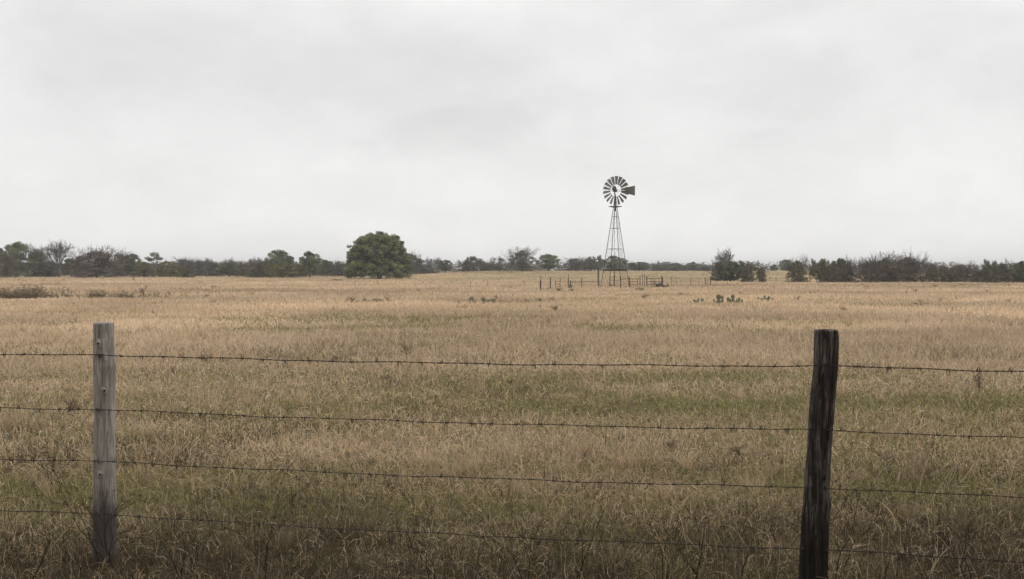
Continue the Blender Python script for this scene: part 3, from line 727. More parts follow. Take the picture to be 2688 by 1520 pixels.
# fallen timber
def logs(x, yb, n, spread, lab, hgt_=.3):
    g = gfind(*K(x, yb), 140); s = g.y/F; root = thing('log_pile', g, lab, 'logs', None)
    for i in range(n):
        a = rnd.uniform(0, math.pi); l = rnd.uniform(.25, .8)*spread; c = Vector((rnd.uniform(-.5, .5)*spread, rnd.uniform(-.3, .3), .05+rnd.random()*hgt_))
        d = Vector((math.cos(a), math.sin(a), rnd.uniform(-.35, .75))).normalized()*l/2
        z = min((c-d).z, (c+d).z); c.z += max(0, -z)
        b = MB(); r = rnd.uniform(.035, .075); b.tube([c-d, c+Vector((0, 0, .02)), c+d], [r, r*1.1, r*.8], 7); b.build('log', M['bark'], root)
logs(1715, 284, 9, 1.0, 'dark heap of broken timber leaning at the corral gate', .55)
logs(1785, 285, 6, .9, 'low pile of fallen timber right of the corral gate post', .15)
logs(552, 288, 4, .4, 'small dark stump pieces at the foot of the long rail', .25)
logs(1105, 272, 5, .6, 'dark stones and wood lying under the windmill tower', .1)

# ------------------------------------------------------------------ prickly pears
def pad(root, x, z, r, tilt, yaw, y=0.0, asp=1.18):
    b = MB(); n = 16; k = 9; vs = []; rot = Euler((rnd.uniform(-.2, .2), tilt, yaw)).to_matrix()
    for i in range(k):
        t = -1+2*i/(k-1); t = math.sin(t*math.pi/2)
        rad_ = math.sqrt(max(0, 1-t*t))*(1+.10*t) if 0 < i < k-1 else .06
        for j in range(n):
            a = 2*math.pi*j/n; vs.append(Vector((x, y, z))+rot @ Vector((math.cos(a)*rad_*r, math.sin(a)*rad_*r*.24, t*r*asp)))
    fs = [(i*n+j, i*n+(j+1) % n, (i+1)*n+(j+1) % n, (i+1)*n+j) for i in range(k-1) for j in range(n)]+[tuple(range(n-1, -1, -1)), tuple(range((k-1)*n, k*n))]
    b.add(vs, fs); b.build('pad', M['cactus'], root, True)
def prickly(cx, yb, pads, lab):
    g = gfind(cx, yb, 140); s = g.y/F; root = thing('prickly_pear', g, lab, 'cactus', 'prickly pears in the dry grass')
    for (x, y, r) in pads:
        X = (x-cx)*s; Z = max((yb-y)*s, r*s*.8); pad(root, X, Z, r*s, rnd.uniform(-.35, .35), rnd.uniform(-.6, .6), rnd.uniform(-.12, .12))
        if Z > r*s*2.0: pad(root, X*.9, Z-r*s*1.7, r*s*.75, rnd.uniform(-.3, .3), rnd.uniform(-.6, .6), rnd.uniform(-.1, .1))
prickly(1240, 799, [(1238, 787, 7.8), (1248, 794, 4.5)], 'single large round-padded prickly pear, leftmost of the cacti')
prickly(1280, 799, [(1268, 786, 5), (1276, 791, 5.2), (1285, 792, 5), (1290, 788, 3.6), (1297, 788, 4.4), (1262, 796, 4)], 'prickly pear clump just right of the single round one')
prickly(1417, 794, [(1417, 788, 5.2), (1409, 790, 2.6), (1426, 790, 2.6)], 'small prickly pear below the left end of the corral')
prickly(1828, 799, [(1811, 794, 3.4), (1822, 791, 4.6), (1831, 792, 4), (1834, 787, 3.4), (1843, 788, 5)], 'low prickly pear clump, left of the two tall ones')
prickly(1889, 800, [(1887, 780, 6.8), (1897, 781, 4.6), (1875, 789, 3.2), (1885, 793, 5), (1893, 792, 4.4)], 'tall dark prickly pear with brown weeds at its foot')
prickly(1922, 800, [(1910, 785, 4.2), (1924, 779, 5.2), (1917, 789, 4), (1940, 786, 4.5), (1934, 790, 3.6), (1949, 790, 3.2), (1925, 792, 4)], 'spreading prickly pear with one pad raised high')
prickly(1943, 773, [(1943, 769, 3), (1940, 773, 2)], 'tiny prickly pear standing behind the spreading clump')
prickly(2008, 792, [(1992, 783, 2.6), (2000, 786, 3.2), (2006, 779, 4), (2013, 785, 3.4), (2020, 782, 4.2), (2027, 786, 3)], 'rightmost prickly pear clump in the pasture')
prickly(2128, 774, [(2114, 768, 2), (2126, 768, 2.6), (2132, 771, 2.6), (2141, 770, 3)], 'thin dark prickly pear far right, below the tree row')
prickly(562, 757, [(557, 753, 2.4), (563, 752, 2.8), (569, 754, 2.2)], 'small green prickly pear on the left half of the pasture')

# ------------------------------------------------------------------ trees
def leafcloud(cents, rads, per, size, rs, c0, c1, flat=.75):
    cents = np.array(cents); rads = np.array(rads); k = len(cents)
    ci = np.repeat(np.arange(k), per); n = len(ci)
    d = rs.randn(n, 3); d /= np.linalg.norm(d, axis=1)[:, None]; rr = rs.rand(n)**.45
    p = cents[ci]+d*(rr*rads[ci])[:, None]*np.array([1, 1, flat])
    a = rs.randn(n, 3); a /= np.linalg.norm(a, axis=1)[:, None]; b = np.cross(a, rs.randn(n, 3)); b /= np.linalg.norm(b, axis=1)[:, None]
    s = size*(.6+.8*rs.rand(n))[:, None]
    V = np.stack([p-a*s, p-b*s*.6, p+a*s, p+b*s*.6], 1).reshape(-1, 3)
    f = np.arange(n*4).reshape(n, 4)
    cl = rs.rand(k)[ci][:, None]*1.25+rs.rand(n)[:, None]*.35-.3
    return V, f, np.repeat(np.array(c0)*(1-cl)+np.array(c1)*cl, 4, axis=0)
def branches(rs, b, p, d, L_, r, depth, tips, up=.25, spread=.6, kids=(2, 4), minr=.008, n=5):
    pts = [p]; rr = [r]; q = Vector(p); dd = Vector(d).normalized(); k = 4
    for i in range(k):
        dd = (dd+Vector((rs.randn()*.16, rs.randn()*.16, rs.randn()*.10+up*.12))).normalized(); q = q+dd*L_/k; pts.append(q.copy()); rr.append(max(minr, r*(1-.38*(i+1)/k)))
    b.tube(pts, rr, n if depth > 1 else 3, False)
    tips.append((q.copy(), depth))
    if depth == 0: return
    m_ = rs.randint(kids[0], kids[1]+1)
    for j in range(m_):
        t = rs.randint(2, k+1) if j else k; s = pts[t]
        ax = dd.orthogonal().normalized(); ax.rotate(Matrix.Rotation(rs.rand()*6.28, 3, dd)); nd = (dd+ax*spread*(.6+.8*rs.rand())+Vector((0, 0, up*.3))).normalized()
        branches(rs, b, s, nd, L_*(.62+.2*rs.rand()), max(minr, rr[t]*.72), depth-1, tips, up, spread, kids, minr, n)
PAL = {'oak': ((.065, .082, .038), (.195, .212, .10)), 'dark': ((.055, .066, .036), (.145, .155, .085)), 'olive': ((.085, .083, .046), (.20, .185, .108)),
       'brown': ((.080, .060, .046), (.19, .145, .115)), 'yellow': ((.11, .10, .036), (.22, .20, .08)), 'grey': ((.10, .092, .076), (.19, .178, .152))}
PROTO = {}
def proto(kind, var):
    "unit-height tree of ~1.0 wide: returns (wood mesh, leaf mesh or None)"
    key = (kind, var)
    if key in PROTO: return PROTO[key]
    rs = np.random.RandomState(abs(hash(key[0].__len__()*97+ord(key[0][0])*13+var*7)) % 9999); b = MB(); leaf = None; tips = []
    if kind == 'bigoak':
        cents = []; rads = []
        b.tube([(0, 0, -.03), (.01, 0, .08), (0, 0, .2)], [.045, .035, .03], 9)
        for i in range(100):        # boughs, each ending in a lobe of foliage
            th = i*2.399+rs.randn()*.25; ph_ = ((i+.5)/100)**.85; rr = .46*math.sqrt(max(0, 1-ph_**3.0))*((.92+.08*rs.rand()) if i % 3 else .55); zc = .13+ph_*.72+.015*rs.randn()
            lc = Vector((rr*math.cos(th), rr*math.sin(th)*.95, zc)); lr = .085+.05*rs.rand()
            m_ = Vector((lc.x*.5, lc.y*.5, .14+zc*.42)); b.tube([(0, 0, .10), m_, lc], [.020, .012, .005], 5, False)
            for j in range(11):
                v_ = Vector(rs.randn(3)).normalized()*lr*(.55+.5*rs.rand()); v_.z *= .75
                q = lc+v_; q.z = max(q.z, .09+.03*rs.rand()); cents.append(q); rads.append(.035+.03*rs.rand()); b.tube([lc, q], [.004, .0015], 3, False)
        for i in range(120):       # skirt of low foliage hanging almost to the grass
            th = i*2.399; rr = (.50 if i % 3 else .36)*(.93+.1*rs.rand()); cents.append(Vector((rr*math.cos(th), rr*math.sin(th), .045+.24*rs.rand()))); rads.append(.045+.035*rs.rand())
        leaf = leafcloud(cents, rads, 90, .0115, rs, *PAL['oak'], flat=.8)
        leaf[2][:] *= np.array([1.22, 1.16, 1.1])
    elif kind in ('oak', 'dark', 'olive', 'yellow', 'brown', 'grey'):
        low = kind in ('brown', 'yellow', 'olive', 'grey')
        cents = []; rads = []; zb = .03 if low else .24
        tr = .34 if not low else .14
        b.tube([(0, 0, -.03), (rs.randn()*.02, 0, tr*.6), (rs.randn()*.03, 0, tr)], [.035, .028, .024], 7)
        nc = 130
        for i in range(nc):
            th = rs.rand()*6.28; u = rs.rand(); zz_ = zb+(1-zb)*u
            prof = math.sqrt(max(.02, 1-(2*u-.95)**2*.88))*.5 if not low else (math.sqrt(max(0, 1-(u*.98)**2.2)))*.52
            rr = prof*math.sqrt(rs.rand()); c = Vector((rr*math.cos(th), rr*math.sin(th), zz_-.05)); cents.append(c); rads.append(.055+.075*rs.rand())
            if i % 2 == 0:
                m_ = Vector((c.x*.4, c.y*.4, tr*.6+c.z*.35)); b.tube([(0, 0, tr*.5), m_, c+Vector((0, 0, .0))], [.016, .009, .0025], 4, False)
        if kind in ('brown', 'grey', 'olive'):
            for i in range(12): 
                th = rs.rand()*6.28; d = Vector((math.cos(th)*.55, math.sin(th)*.55, 1)); branches(rs, b, Vector((0, 0, .08)), d, .46, .014, 3, tips, .22, .5, (2, 4), .0028, 4)
        per = {'oak': 90, 'dark': 90, 'olive': 70, 'yellow': 80, 'brown': 60, 'grey': 52}[kind]
        leaf = leafcloud(cents, rads, per, .019 if kind in ('oak', 'dark') else .018, rs, *PAL[kind])
    elif kind == 'umbrella':
        b.tube([(0, 0, -.03), (.01, 0, .3), (0, 0, .62)], [.03, .022, .018], 7); cents = []; rads = []
        for (cx_, cz_, w_, k_) in ((0, .90, .2, 12), (-.3, .76, .16, 10), (.27, .72, .2, 10), (0, .7, .2, 8)):
            b.tube([(0, 0, .45), (cx_*.5, 0, (cz_+.5)/2), (cx_, 0, cz_)], [.014, .01, .006], 5, False)
            for i in range(k_): cents.append((cx_+rs.uniform(-w_, w_)*.9, rs.uniform(-.25, .25), cz_+rs.uniform(-.05, .05))); rads.append(.09+.03*rs.rand())
        leaf = leafcloud(cents, rads, 70, .017, rs, *PAL['dark'], flat=.6)
    elif kind == 'mesquite':
        b.tube([(0, 0, -.03), (.02, 0, .1)], [.03, .026], 6)
        for i in range(5):
            th = i*1.257+rs.rand(); d = Vector((math.cos(th)*.75, math.sin(th)*.6, .75)); branches(rs, b, Vector((.02, 0, .1)), d, .30, .020, 4, tips, .25, .6, (2, 4), .0032, 5)
        cents = [t[0] for t in tips if t[1] <= 1 and t[0].z > .2][::2]
        leaf = leafcloud(cents[:220], [.07]*len(cents[:220]), 34, .016, rs, *PAL['olive'])
    elif kind == 'bare':
        b.tube([(0, 0, -.03), (.01, 0, .12), (0, .01, .25)], [.034, .027, .024], 7)
        for i in range(6):
            th = i*1.047+rs.rand()*.7; d = Vector((math.cos(th)*.6, math.sin(th)*.5, .85)); branches(rs, b, Vector((0, .01, .16+.03*i*.6)), d, .30, .018, 4, tips, .3, .55, (3, 4), .0032, 5)
    elif kind == 'snag':
        b.tube([(0, 0, -.03), (.02, 0, .4), (0, 0, .95)], [.02, .016, .006], 6, False)
        for i in range(12):
            th = rs.rand()*6.28; z = .5+.45*rs.rand(); branches(rs, b, Vector((0, 0, z)), Vector((math.cos(th), math.sin(th), .35)), .16, .007, 1, tips, .3, .6, (2, 3), .003, 4)
    # normalise: unit height above ground, unit width
    V = np.array(b.v); allv = V if leaf is None else np.concatenate([V, leaf[0]])
    hh = np.percentile(allv[:, 2], 99.7 if leaf is not None else 99.9); wx = np.percentile(np.abs(allv[:, 0]), 98.5)*2
    S = np.array([1/wx, 1/wx, 1/hh])
    wm = bpy.data.meshes.new(kind+'_wood'); wm.from_pydata([tuple(q) for q in V*S], [], b.f); wm.materials.append(M['bare' if kind in ('bare', 'snag') else 'bark']); wm.shade_smooth()
    lm = None
    if leaf is not None:
        o = np_mesh(kind+'_leaf', leaf[0]*S, leaf[1], M['leaf'], leaf[2]); lm = o.data; bpy.data.objects.remove(o)
    PROTO[key] = (wm, lm, 1.0); return PROTO[key]
NAMES = {'bigoak': 'live_oak', 'oak': 'oak_tree', 'dark': 'oak_tree', 'olive': 'mesquite_tree', 'brown': 'brown_bush', 'yellow': 'yellow_bush', 'grey': 'grey_bush', 'umbrella': 'oak_tree', 'mesquite': 'mesquite_tree', 'bare': 'bare_tree', 'snag': 'dead_tree'}
def tree(kind, px, top, wd, Y, label, var=None, depth=None):
    rt = random.Random(int(px*7+top)); var = rt.randrange(3) if var is None else var
    wm, lm, _ = proto(kind, var); g = gxy(px, Y); s = Y/F
    h = (P(px, top, Y).z-g.z)*(1.13 if kind in ('olive', 'brown', 'grey') else 1.0); W = wd*s*(1.3 if kind in ('olive', 'brown', 'grey', 'yellow') else 1.1 if kind in ('dark', 'mesquite') else 1)
    nm = NAMES[kind]; root = thing(nm, g, label, 'bush' if 'bush' in nm else 'tree', 'trees along the far edge of the pasture' if kind != 'bigoak' else None, rt.uniform(-.5, .5) if kind != 'umbrella' else 0)
    flip = rt.choice((-1, 1)) if kind != 'bigoak' else 1
    root.scale = (W*flip, W if kind != 'bigoak' else W, h)
    t = bpy.data.objects.new('trunk' if lm else 'branches', wm); COL.objects.link(t); t.parent = root
    if lm: c = bpy.data.objects.new('crown', lm); COL.objects.link(c); c.parent = root
TREES = [
 ('bigoak', 995, 613, 158, 158, 'big round dense live oak standing alone in front of the tree line'),
 # left
 ('dark', 4, 652, 26, 196, 'dark tree cut off by the left edge of the picture'),
 ('oak', 45, 637, 72, 185, 'tall full green oak near the left edge'),
 ('olive', 18, 668, 40, 180, 'low olive bush at the foot of the leftmost green oak'),
 ('olive', 98, 660, 60, 190, 'dark olive tree between the green oak and the tall bare tree'),
 ('bare', 98, 639, 46, 198, 'smaller bare tree rising behind the olive tree at far left'),
 ('bare', 156, 629, 80, 186, 'tallest leafless tree with wide branching crown on the left'),
 ('dark', 188, 679, 48, 188, 'low dark green bush right of the tall bare tree'),
 ('olive', 128, 686, 44, 190, 'low olive bush at the foot of the tall bare tree'),
 ('grey', 207, 675, 30, 205, 'pale twiggy bush between tall bare tree and brown bush'),
 ('brown', 256, 657, 100, 176, 'large rounded purplish brown bush on the left'),
 ('grey', 315, 666, 46, 200, 'grey leafless thicket tree right of the large brown bush'),
 ('dark', 346, 667, 42, 192, 'narrow dark green tree right of the grey thicket'),
 ('yellow', 378, 688, 46, 186, 'yellowish olive bush left of the umbrella shaped tree'),
 ('umbrella', 404, 662, 46, 184, 'umbrella shaped tree with a clear slender trunk'),
 ('yellow', 440, 686, 46, 185, 'yellowish olive bush right of the umbrella shaped tree'),
 ('grey', 482, 681, 62, 215, 'hazy grey bush behind, right of the yellow one'),
 ('olive', 489, 700, 34, 175, 'small round olive bush standing forward of the grey hedge'),
 ('grey', 522, 684, 52, 212, 'low grey-brown bush left of the small bare tree'),
 ('bare', 546, 675, 30, 202, 'small bare tree poking above the hedge, left of centre'),
 ('olive', 560, 690, 44, 205, 'olive bush under the small bare tree'),
 ('bare', 603, 674, 30, 205, 'small bare tree above a dark green bush'),
 ('dark', 601, 689, 44, 186, 'dark green bush under the second small bare tree'),
 ('olive', 636, 690, 36, 195, 'low olive bush between two bare-topped bushes'),
 ('bare', 663, 672, 26, 195, 'left twin bare top left of the two-lobed oak'),
 ('bare', 681, 673, 20, 192, 'right twin bare top left of the two-lobed oak'),
 ('olive', 673, 689, 52, 178, 'broad olive bush with twin bare tops above it'),
 ('oak', 730, 657, 64, 205, 'two-lobed dark oak above yellow bushes'),
 ('dark', 712, 680, 44, 202, 'lower dark crown at the left of the two-lobed oak'),
 ('dark', 756, 672, 40, 202, 'lower dark crown at the right of the two-lobed oak'),
 ('yellow', 704, 696, 40, 182, 'yellow green bush, left of three under the two-lobed oak'),
 ('yellow', 743, 689, 56, 178, 'brightest yellow green bush under the two-lobed oak'),
 ('yellow', 783, 696, 36, 184, 'small yellow bush left of the domed oak'),
 ('oak', 814, 661, 62, 180, 'domed oak with visible trunk between yellow bush and dead snag'),
 ('dark', 856, 682, 30, 195, 'small dark tree right of the domed oak'),
 ('snag', 881, 678, 15, 172, 'slender dead snag left of the big live oak'),
 ('grey', 893, 692, 56, 210, 'grey bush behind the dead snag'),
 ('olive', 925, 694, 40, 200, 'low olive bush touching the left of the big live oak'),
 # middle
 ('grey', 1080, 667, 38, 225, 'grey twiggy tree just right of the big live oak'),
 ('mesquite', 1107, 678, 34, 225, 'thin mesquite, second right of the big live oak'),
 ('bare', 1128, 673, 26, 228, 'left of two bare trees right of the big live oak'),
 ('bare', 1149, 674, 26, 232, 'right of two bare trees right of the big live oak'),
 ('dark', 1169, 683, 34, 236, 'small rounded dark tree right of the two bare trees'),
 ('olive', 1115, 695, 60, 240, 'low olive scrub under the two bare trees'),
 ('mesquite', 1236, 673, 64, 238, 'wide spreading mesquite midway between live oak and windmill'),
 ('olive', 1232, 689, 60, 244, 'low olive scrub under the wide spreading mesquite'),
 ('olive', 1272, 690, 34, 246, 'small olive bush right of the wide spreading mesquite'),
 ('bare', 1308, 671, 44, 242, 'forked bare tree left of the tall brown-green tree'),
 ('grey', 1310, 693, 44, 248, 'grey scrub under the forked bare tree'),
 ('olive', 1371, 657, 64, 236, 'tall brown-green tree above the corral left end'),
 ('oak', 1440, 668, 60, 240, 'full green tree midway between the corral left end and the windmill'),
 ('brown', 1509, 679, 56, 246, 'greyish brown twiggy tree left of the windmill'),
 ('mesquite', 1562, 671, 44, 246, 'dark twiggy tree just left of the windmill tower'),
 ('dark', 1550, 684, 56, 252, 'dark low tree behind the left windmill leg'),
 ('oak', 1614, 672, 66, 252, 'broad dark oak seen through the windmill tower'),
 ('dark', 1676, 688, 52, 262, 'rounded dark tree just right of the windmill tower'),
 ('olive', 1728, 694, 48, 276, 'low olive bush on the rise, first right of the rounded dark tree'),
 ('olive', 1769, 691, 38, 278, 'olive bush on the rise, second right of the rounded dark tree'),
 ('olive', 1793, 697, 28, 280, 'smallest olive bush on the rise right of the windmill'),
 ('oak', 1817, 688, 34, 278, 'green bush on the rise left of the tree clump'),
 ('grey', 1850, 698, 40, 276, 'grey bush touching the left of the tree clump'),
 # clump with the twisted dead tree
 ('olive', 1885, 689, 32, 138, 'left bush of the isolated clump behind the twin dark posts'),
 ('dark', 1917, 686, 54, 138, 'dark middle tree of the isolated clump'),
 ('bare', 1904, 650, 54, 142, 'twisted bare tree rising out of the isolated clump', 0),
 ('mesquite', 1958, 685, 46, 138, 'right tree of the isolated clump with twiggy top'),
 ('olive', 1960, 702, 34, 136, 'low olive bush at the foot of the clump right side'),
 ('olive', 1998, 702, 24, 140, 'lone small bush right of the isolated clump'),
 ('dark', 2031, 696, 18, 280, 'tiny distant tree on the skyline right of the clump'),
 ('oak', 2062, 682, 38, 272, 'hazy rounded distant tree on the skyline'),
 # right row
 ('olive', 2092, 684, 46, 118, 'first tree of the right row, leaning trunk and open crown'),
 ('olive', 2097, 727, 30, 112, 'small grey-green shrub at the foot of the first right tree'),
 ('mesquite', 2146, 681, 44, 124, 'thin mesquite, second tree of the right row'),
 ('mesquite', 2166, 680, 60, 120, 'mesquite with dark branching trunk, third tree of the right row'),
 ('olive', 2172, 704, 56, 126, 'olive scrub beneath the third tree of the right row'),
 ('dark', 2203, 679, 44, 128, 'dark narrow tree left of the bare-topped one in the right row'),
 ('bare', 2231, 669, 36, 124, 'bare-topped tree left of the spreading dark-trunked tree'),
 ('brown', 2226, 696, 48, 121, 'brown scrub under the bare-topped tree in the right row'),
 ('bare', 2284, 670, 62, 118, 'spreading bare tree with dark trunk in the right row'),
 ('brown', 2282, 689, 66, 124, 'brown scrub behind the spreading bare tree'),
 ('olive', 2325, 675, 66, 126, 'left half of the large rounded thicket in the right row'),
 ('brown', 2375, 675, 78, 122, 'right half of the large rounded brownish thicket'),
 ('brown', 2338, 694, 70, 116, 'purplish low scrub in front of the large thicket'),
 ('bare', 2397, 664, 30, 122, 'tallest bare top above the right side of the large thicket'),
 ('bare', 2420, 670, 34, 124, 'second bare top above the right side of the large thicket'),
 ('bare', 2447, 684, 30, 122, 'small crooked bare tree right of the large thicket'),
 ('olive', 2447, 706, 46, 118, 'low olive bush right of the large thicket'),
 ('olive', 2478, 701, 38, 124, 'olive bush between the large thicket and the flat-topped one'),
 ('brown', 2524, 697, 62, 124, 'flat-topped brownish olive thicket near the right edge'),
 ('olive', 2500, 712, 50, 117, 'low olive scrub in front of the flat-topped thicket'),
 ('olive', 2566, 710, 40, 122, 'lowest bush between flat-topped thicket and wide mesquite'),
 ('mesquite', 2603, 682, 56, 122, 'wide dark mesquite near the right edge'),
 ('bare', 2641, 679, 44, 120, 'angular bare-branched tree, second from the right edge'),
 ('dark', 2610, 700, 60, 128, 'dark scrub under the wide mesquite near the right edge'),
 ('olive', 2655, 706, 50, 119, 'low olive bush under the angular bare-branched tree'),
 ('dark', 2681, 686, 36, 116, 'dark tree cut off by the right edge of the picture'),
]
for t in TREES: tree(*t)
# far wood closing the horizon behind the individual trees
def far_wood():
    rs = np.random.RandomState(8); cents = []; rads = []
    for Y0, top, n, xs in ((300, 693, 420, (-100, 2790)), (335, 697, 300, (-100, 2790))):
        for i in range(n):
            px = rs.uniform(*xs); Y = Y0+rs.rand()*20
            tp = top+6*(fbm(px/70., Y0, 3)-.5)*2+rs.randn()*1.3
            x = P(px, 700, Y).x; g = hz(x, Y); zt = P(px, tp, Y).z
            for k in range(4):
                z = g+(zt-g)*(k+.6)/4; cents.append((x+rs.randn()*.7, Y, z)); rads.append(.9+.5*rs.rand())
    for i in range(200):   # left thicket, nearer
        px = rs.uniform(-120, 1000); Y = 212+rs.rand()*14; x = P(px, 700, Y).x; g = hz(x, Y); zt = P(px, 694+rs.randn()*3+5*(fbm(px/50., 3, 2)-.5), Y).z
        for k in range(4): cents.append((x, Y, g+(zt-g)*(k+.5)/4)); rads.append(.7+.4*rs.rand())
    V, f, c = leafcloud(cents, rads, 22, .26, rs, *PAL['grey']); c2 = leafcloud(cents, rads, 22, .26, rs, *PAL['olive'])[2]; s = (rs.rand(len(V)//4) < .6).repeat(4)[:, None]
    o = np_mesh('far_woodland', V, f, M['leaf'], np.where(s, c2, c)); tag(o, 'low hazy band of distant woodland along the horizon', 'woodland', kind='stuff')
far_wood()

# leafy canopy added out of view over the camera to darken the foreground
def added_shade_tree():
    rs = np.random.RandomState(31); b = MB(); cents = []; rads = []
    root = thing('added_shade_tree', (.8, -5.5, hz(.8, -5.5)), 'unseen leafy canopy added to shade the near side of the fence', 'tree')
    b.tube([(0, 0, -.1), (.1, .1, 1.5), (0, .2, 3.2)], [.28, .22, .19], 10)
    for i in range(520):
        x = rs.uniform(-9, 8); y = rs.uniform(0, 8.8); z = 3.75+.01*x*x+rs.rand()*1.5
        if (x/9.5)**2+((y-4.6)/4.3)**2 > 1: continue
        cents.append((x, y, z)); rads.append(.7+.5*rs.rand())
        if i % 4 == 0: b.tube([(0, .2, 3.0), (x*.45, y*.45, 3.9), (x, y, z)], [.11, .07, .02], 5, False)
    b.build('trunk', M['bark'], root)
    V, f, c = leafcloud(cents, rads, 150, .10, rs, *PAL['oak']); np_mesh('crown', V, f, M['leaf'], c, root)
added_shade_tree()

# ------------------------------------------------------------------ weeds
def weed_mesh(seed, n, h, leafy, thick=.004, twigs=True):
    "dead forb: several branched stems and some shrivelled leaves"
    rs = np.random.RandomState(seed); b = MB(); tips = []
    for i in range(n):
        a = rs.rand()*6.28; d = Vector((math.cos(a)*.35, math.sin(a)*.35, 1)); branches(rs, b, Vector((rs.randn()*.04*h, rs.randn()*.04*h, -.02)), d, h*.45*(.7+.6*rs.rand()), thick, 2, tips, .2, .45, (1, 3), thick*.3, 4)
    lf = leafcloud([t[0] for t in tips], [h*.10]*len(tips), leafy, h*.028+.002, rs, (.10, .07, .05), (.23, .165, .115)) if leafy else None
    return b, lf
WP = []
M['weedleaf'] = attr_leaf('shrivelled_leaves', .15)
for kind in range(6):
    b, lf = weed_mesh(40+kind, (7, 9, 6, 9, 8, 10)[kind], .45, (8, 11, 6, 10, 14, 18)[kind], .009)
    o = b.build('x', M['weed']); wmesh = o.data; bpy.data.objects.remove(o)
    if kind >= 4: lf[2][:] = lf[2]*.3+np.array([.075, .088, .04])*.8
    o = np_mesh('x', lf[0], lf[1], M['weedleaf'], lf[2]); lmesh = o.data; bpy.data.objects.remove(o); WP.append((wmesh, lmesh))
def z1p(x, y): return x/3.679, 600+y/3.679
def z2p(x, y): return 650+x/3.679, 580+y/3.679
def z3p(x, y): return 1300+x/3.679, 600+y/3.679
def z4p(x, y): return 1980+x/3.637, 600+y/3.637
W = []   # x, y of the foot, width px, height px, green?
for fn, lst in ((z1p, [(235, 515, 9, 4, 0), (420, 512, 10, 5, 0), (612, 505, 8, 5, 0), (1290, 495, 6, 7, 0), (1500, 560, 9, 4, 0), (1742, 558, 9, 4, 0), (1900, 582, 5, 4, 0), (1865, 600, 7, 5, 0), (2003, 620, 10, 8, 0), (1637, 645, 12, 9, 0), (1390, 660, 20, 20, 0), (2440, 648, 8, 6, 0), (2512, 652, 8, 3, 0), (715, 755, 9, 9, 1), (1562, 730, 4, 8, 0), (185, 478, 8, 4, 0), (2290, 650, 6, 9, 0), (1290, 745, 9, 4, 1), (2060, 728, 18, 8, 0), (2440, 745, 14, 5, 1)]),
    (z2p, [(45, 718, 10, 6, 0), (122, 722, 7, 3, 0), (530, 672, 13, 4, 0), (722, 669, 10, 3, 0), (842, 608, 10, 3, 0), (380, 675, 7, 4, 0), (1256, 604, 5, 6, 0), (1490, 668, 13, 4, 0), (995, 800, 24, 14, 0), (1130, 790, 8, 12, 0), (1345, 775, 14, 13, 0), (1260, 790, 26, 9, 1), (1855, 745, 9, 6, 0), (2046, 800, 9, 5, 0), (2090, 868, 14, 14, 0), (2400, 768, 6, 12, 0), (2470, 798, 8, 5, 0), (1220, 880, 8, 8, 0), (830, 872, 6, 9, 0), (55, 822, 13, 4, 1), (2542, 662, 10, 6, 0), (1650, 690, 8, 7, 0), (860, 560, 26, 4, 1), (1035, 805, 14, 8, 0)]),
    (z3p, [(150, 586, 10, 6, 0), (435, 790, 8, 12, 0), (555, 700, 11, 8, 0), (570, 805, 22, 14, 0), (1150, 685, 12, 4, 0), (1450, 680, 18, 10, 0), (1710, 705, 12, 7, 0), (1390, 612, 22, 9, 1), (620, 615, 20, 10, 0), (740, 612, 14, 7, 0), (950, 660, 10, 4, 0), (2125, 558, 6, 5, 0), (1030, 660, 12, 6, 0), (80, 722, 8, 6, 0), (300, 715, 12, 7, 1), (880, 695, 11, 3, 0), (2040, 650, 14, 5, 0), (1795, 650, 9, 7, 0)]),
    (z4p, [(1080, 565, 9, 5, 0), (1450, 625, 7, 8, 0), (1547, 618, 10, 8, 0), (1492, 575, 9, 4, 0), (1730, 570, 9, 8, 1), (1910, 560, 10, 4, 0), (1975, 545, 8, 4, 0), (2220, 612, 7, 6, 0), (2320, 580, 7, 4, 0), (2385, 600, 7, 5, 0), (2355, 555, 7, 4, 0), (1775, 695, 10, 8, 0), (1560, 755, 32, 15, 0), (2280, 718, 20, 6, 1), (2440, 720, 12, 11, 0), (2200, 752, 6, 4, 0), (860, 800, 14, 9, 1), (822, 800, 12, 13, 0), (165, 568, 14, 5, 0), (310, 595, 15, 4, 0), (1912, 645, 8, 5, 1), (420, 690, 14, 9, 0), (1040, 548, 8, 4, 0), (2100, 556, 14, 4, 1), (2420, 556, 14, 4, 1), (1820, 780, 14, 5, 0)])):
    for (x, y, a, h, g) in lst: W.append((*fn(x, y), a, h, g))
W += [(1068, 940, 26, 32, 0), (533, 958, 34, 26, 0), (452, 985, 16, 26, 0), (1540, 1140, 30, 12, 0), (1760, 1178, 40, 14, 0), (1850, 1234, 30, 12, 0), (1940, 1196, 50, 22, 0), (180, 1088, 46, 32, 0), (1818, 1080, 14, 10, 0), (1020, 1003, 44, 16, 0), (2440, 905, 14, 12, 0), (2570, 1030, 20, 46, 0), (890, 950, 34, 14, 0), (1340, 1010, 18, 12, 0), (430, 1188, 50, 24, 0), (2330, 1212, 30, 14, 0)]
ORD = 'first second third fourth fifth sixth seventh eighth ninth tenth eleventh twelfth thirteenth fourteenth fifteenth sixteenth seventeenth eighteenth nineteenth twentieth'.split()
def region(x, y):
    row = 'far' if y < 762 else ('middle' if y < 830 else 'near')
    if row == 'near': c = 'between the fence posts' if 300 < x < 2100 else 'outside the fence posts'
    else:
        c = 'below the left woods' if x < 640 else 'below the big live oak' if x < 1120 else 'left of the windmill' if x < 1560 else 'below the windmill and corral' if x < 1880 else 'below the right tree row'
    return row, c
cnt = {}; W.sort(key=lambda q: q[0]); rw = random.Random(4)
tot = {}
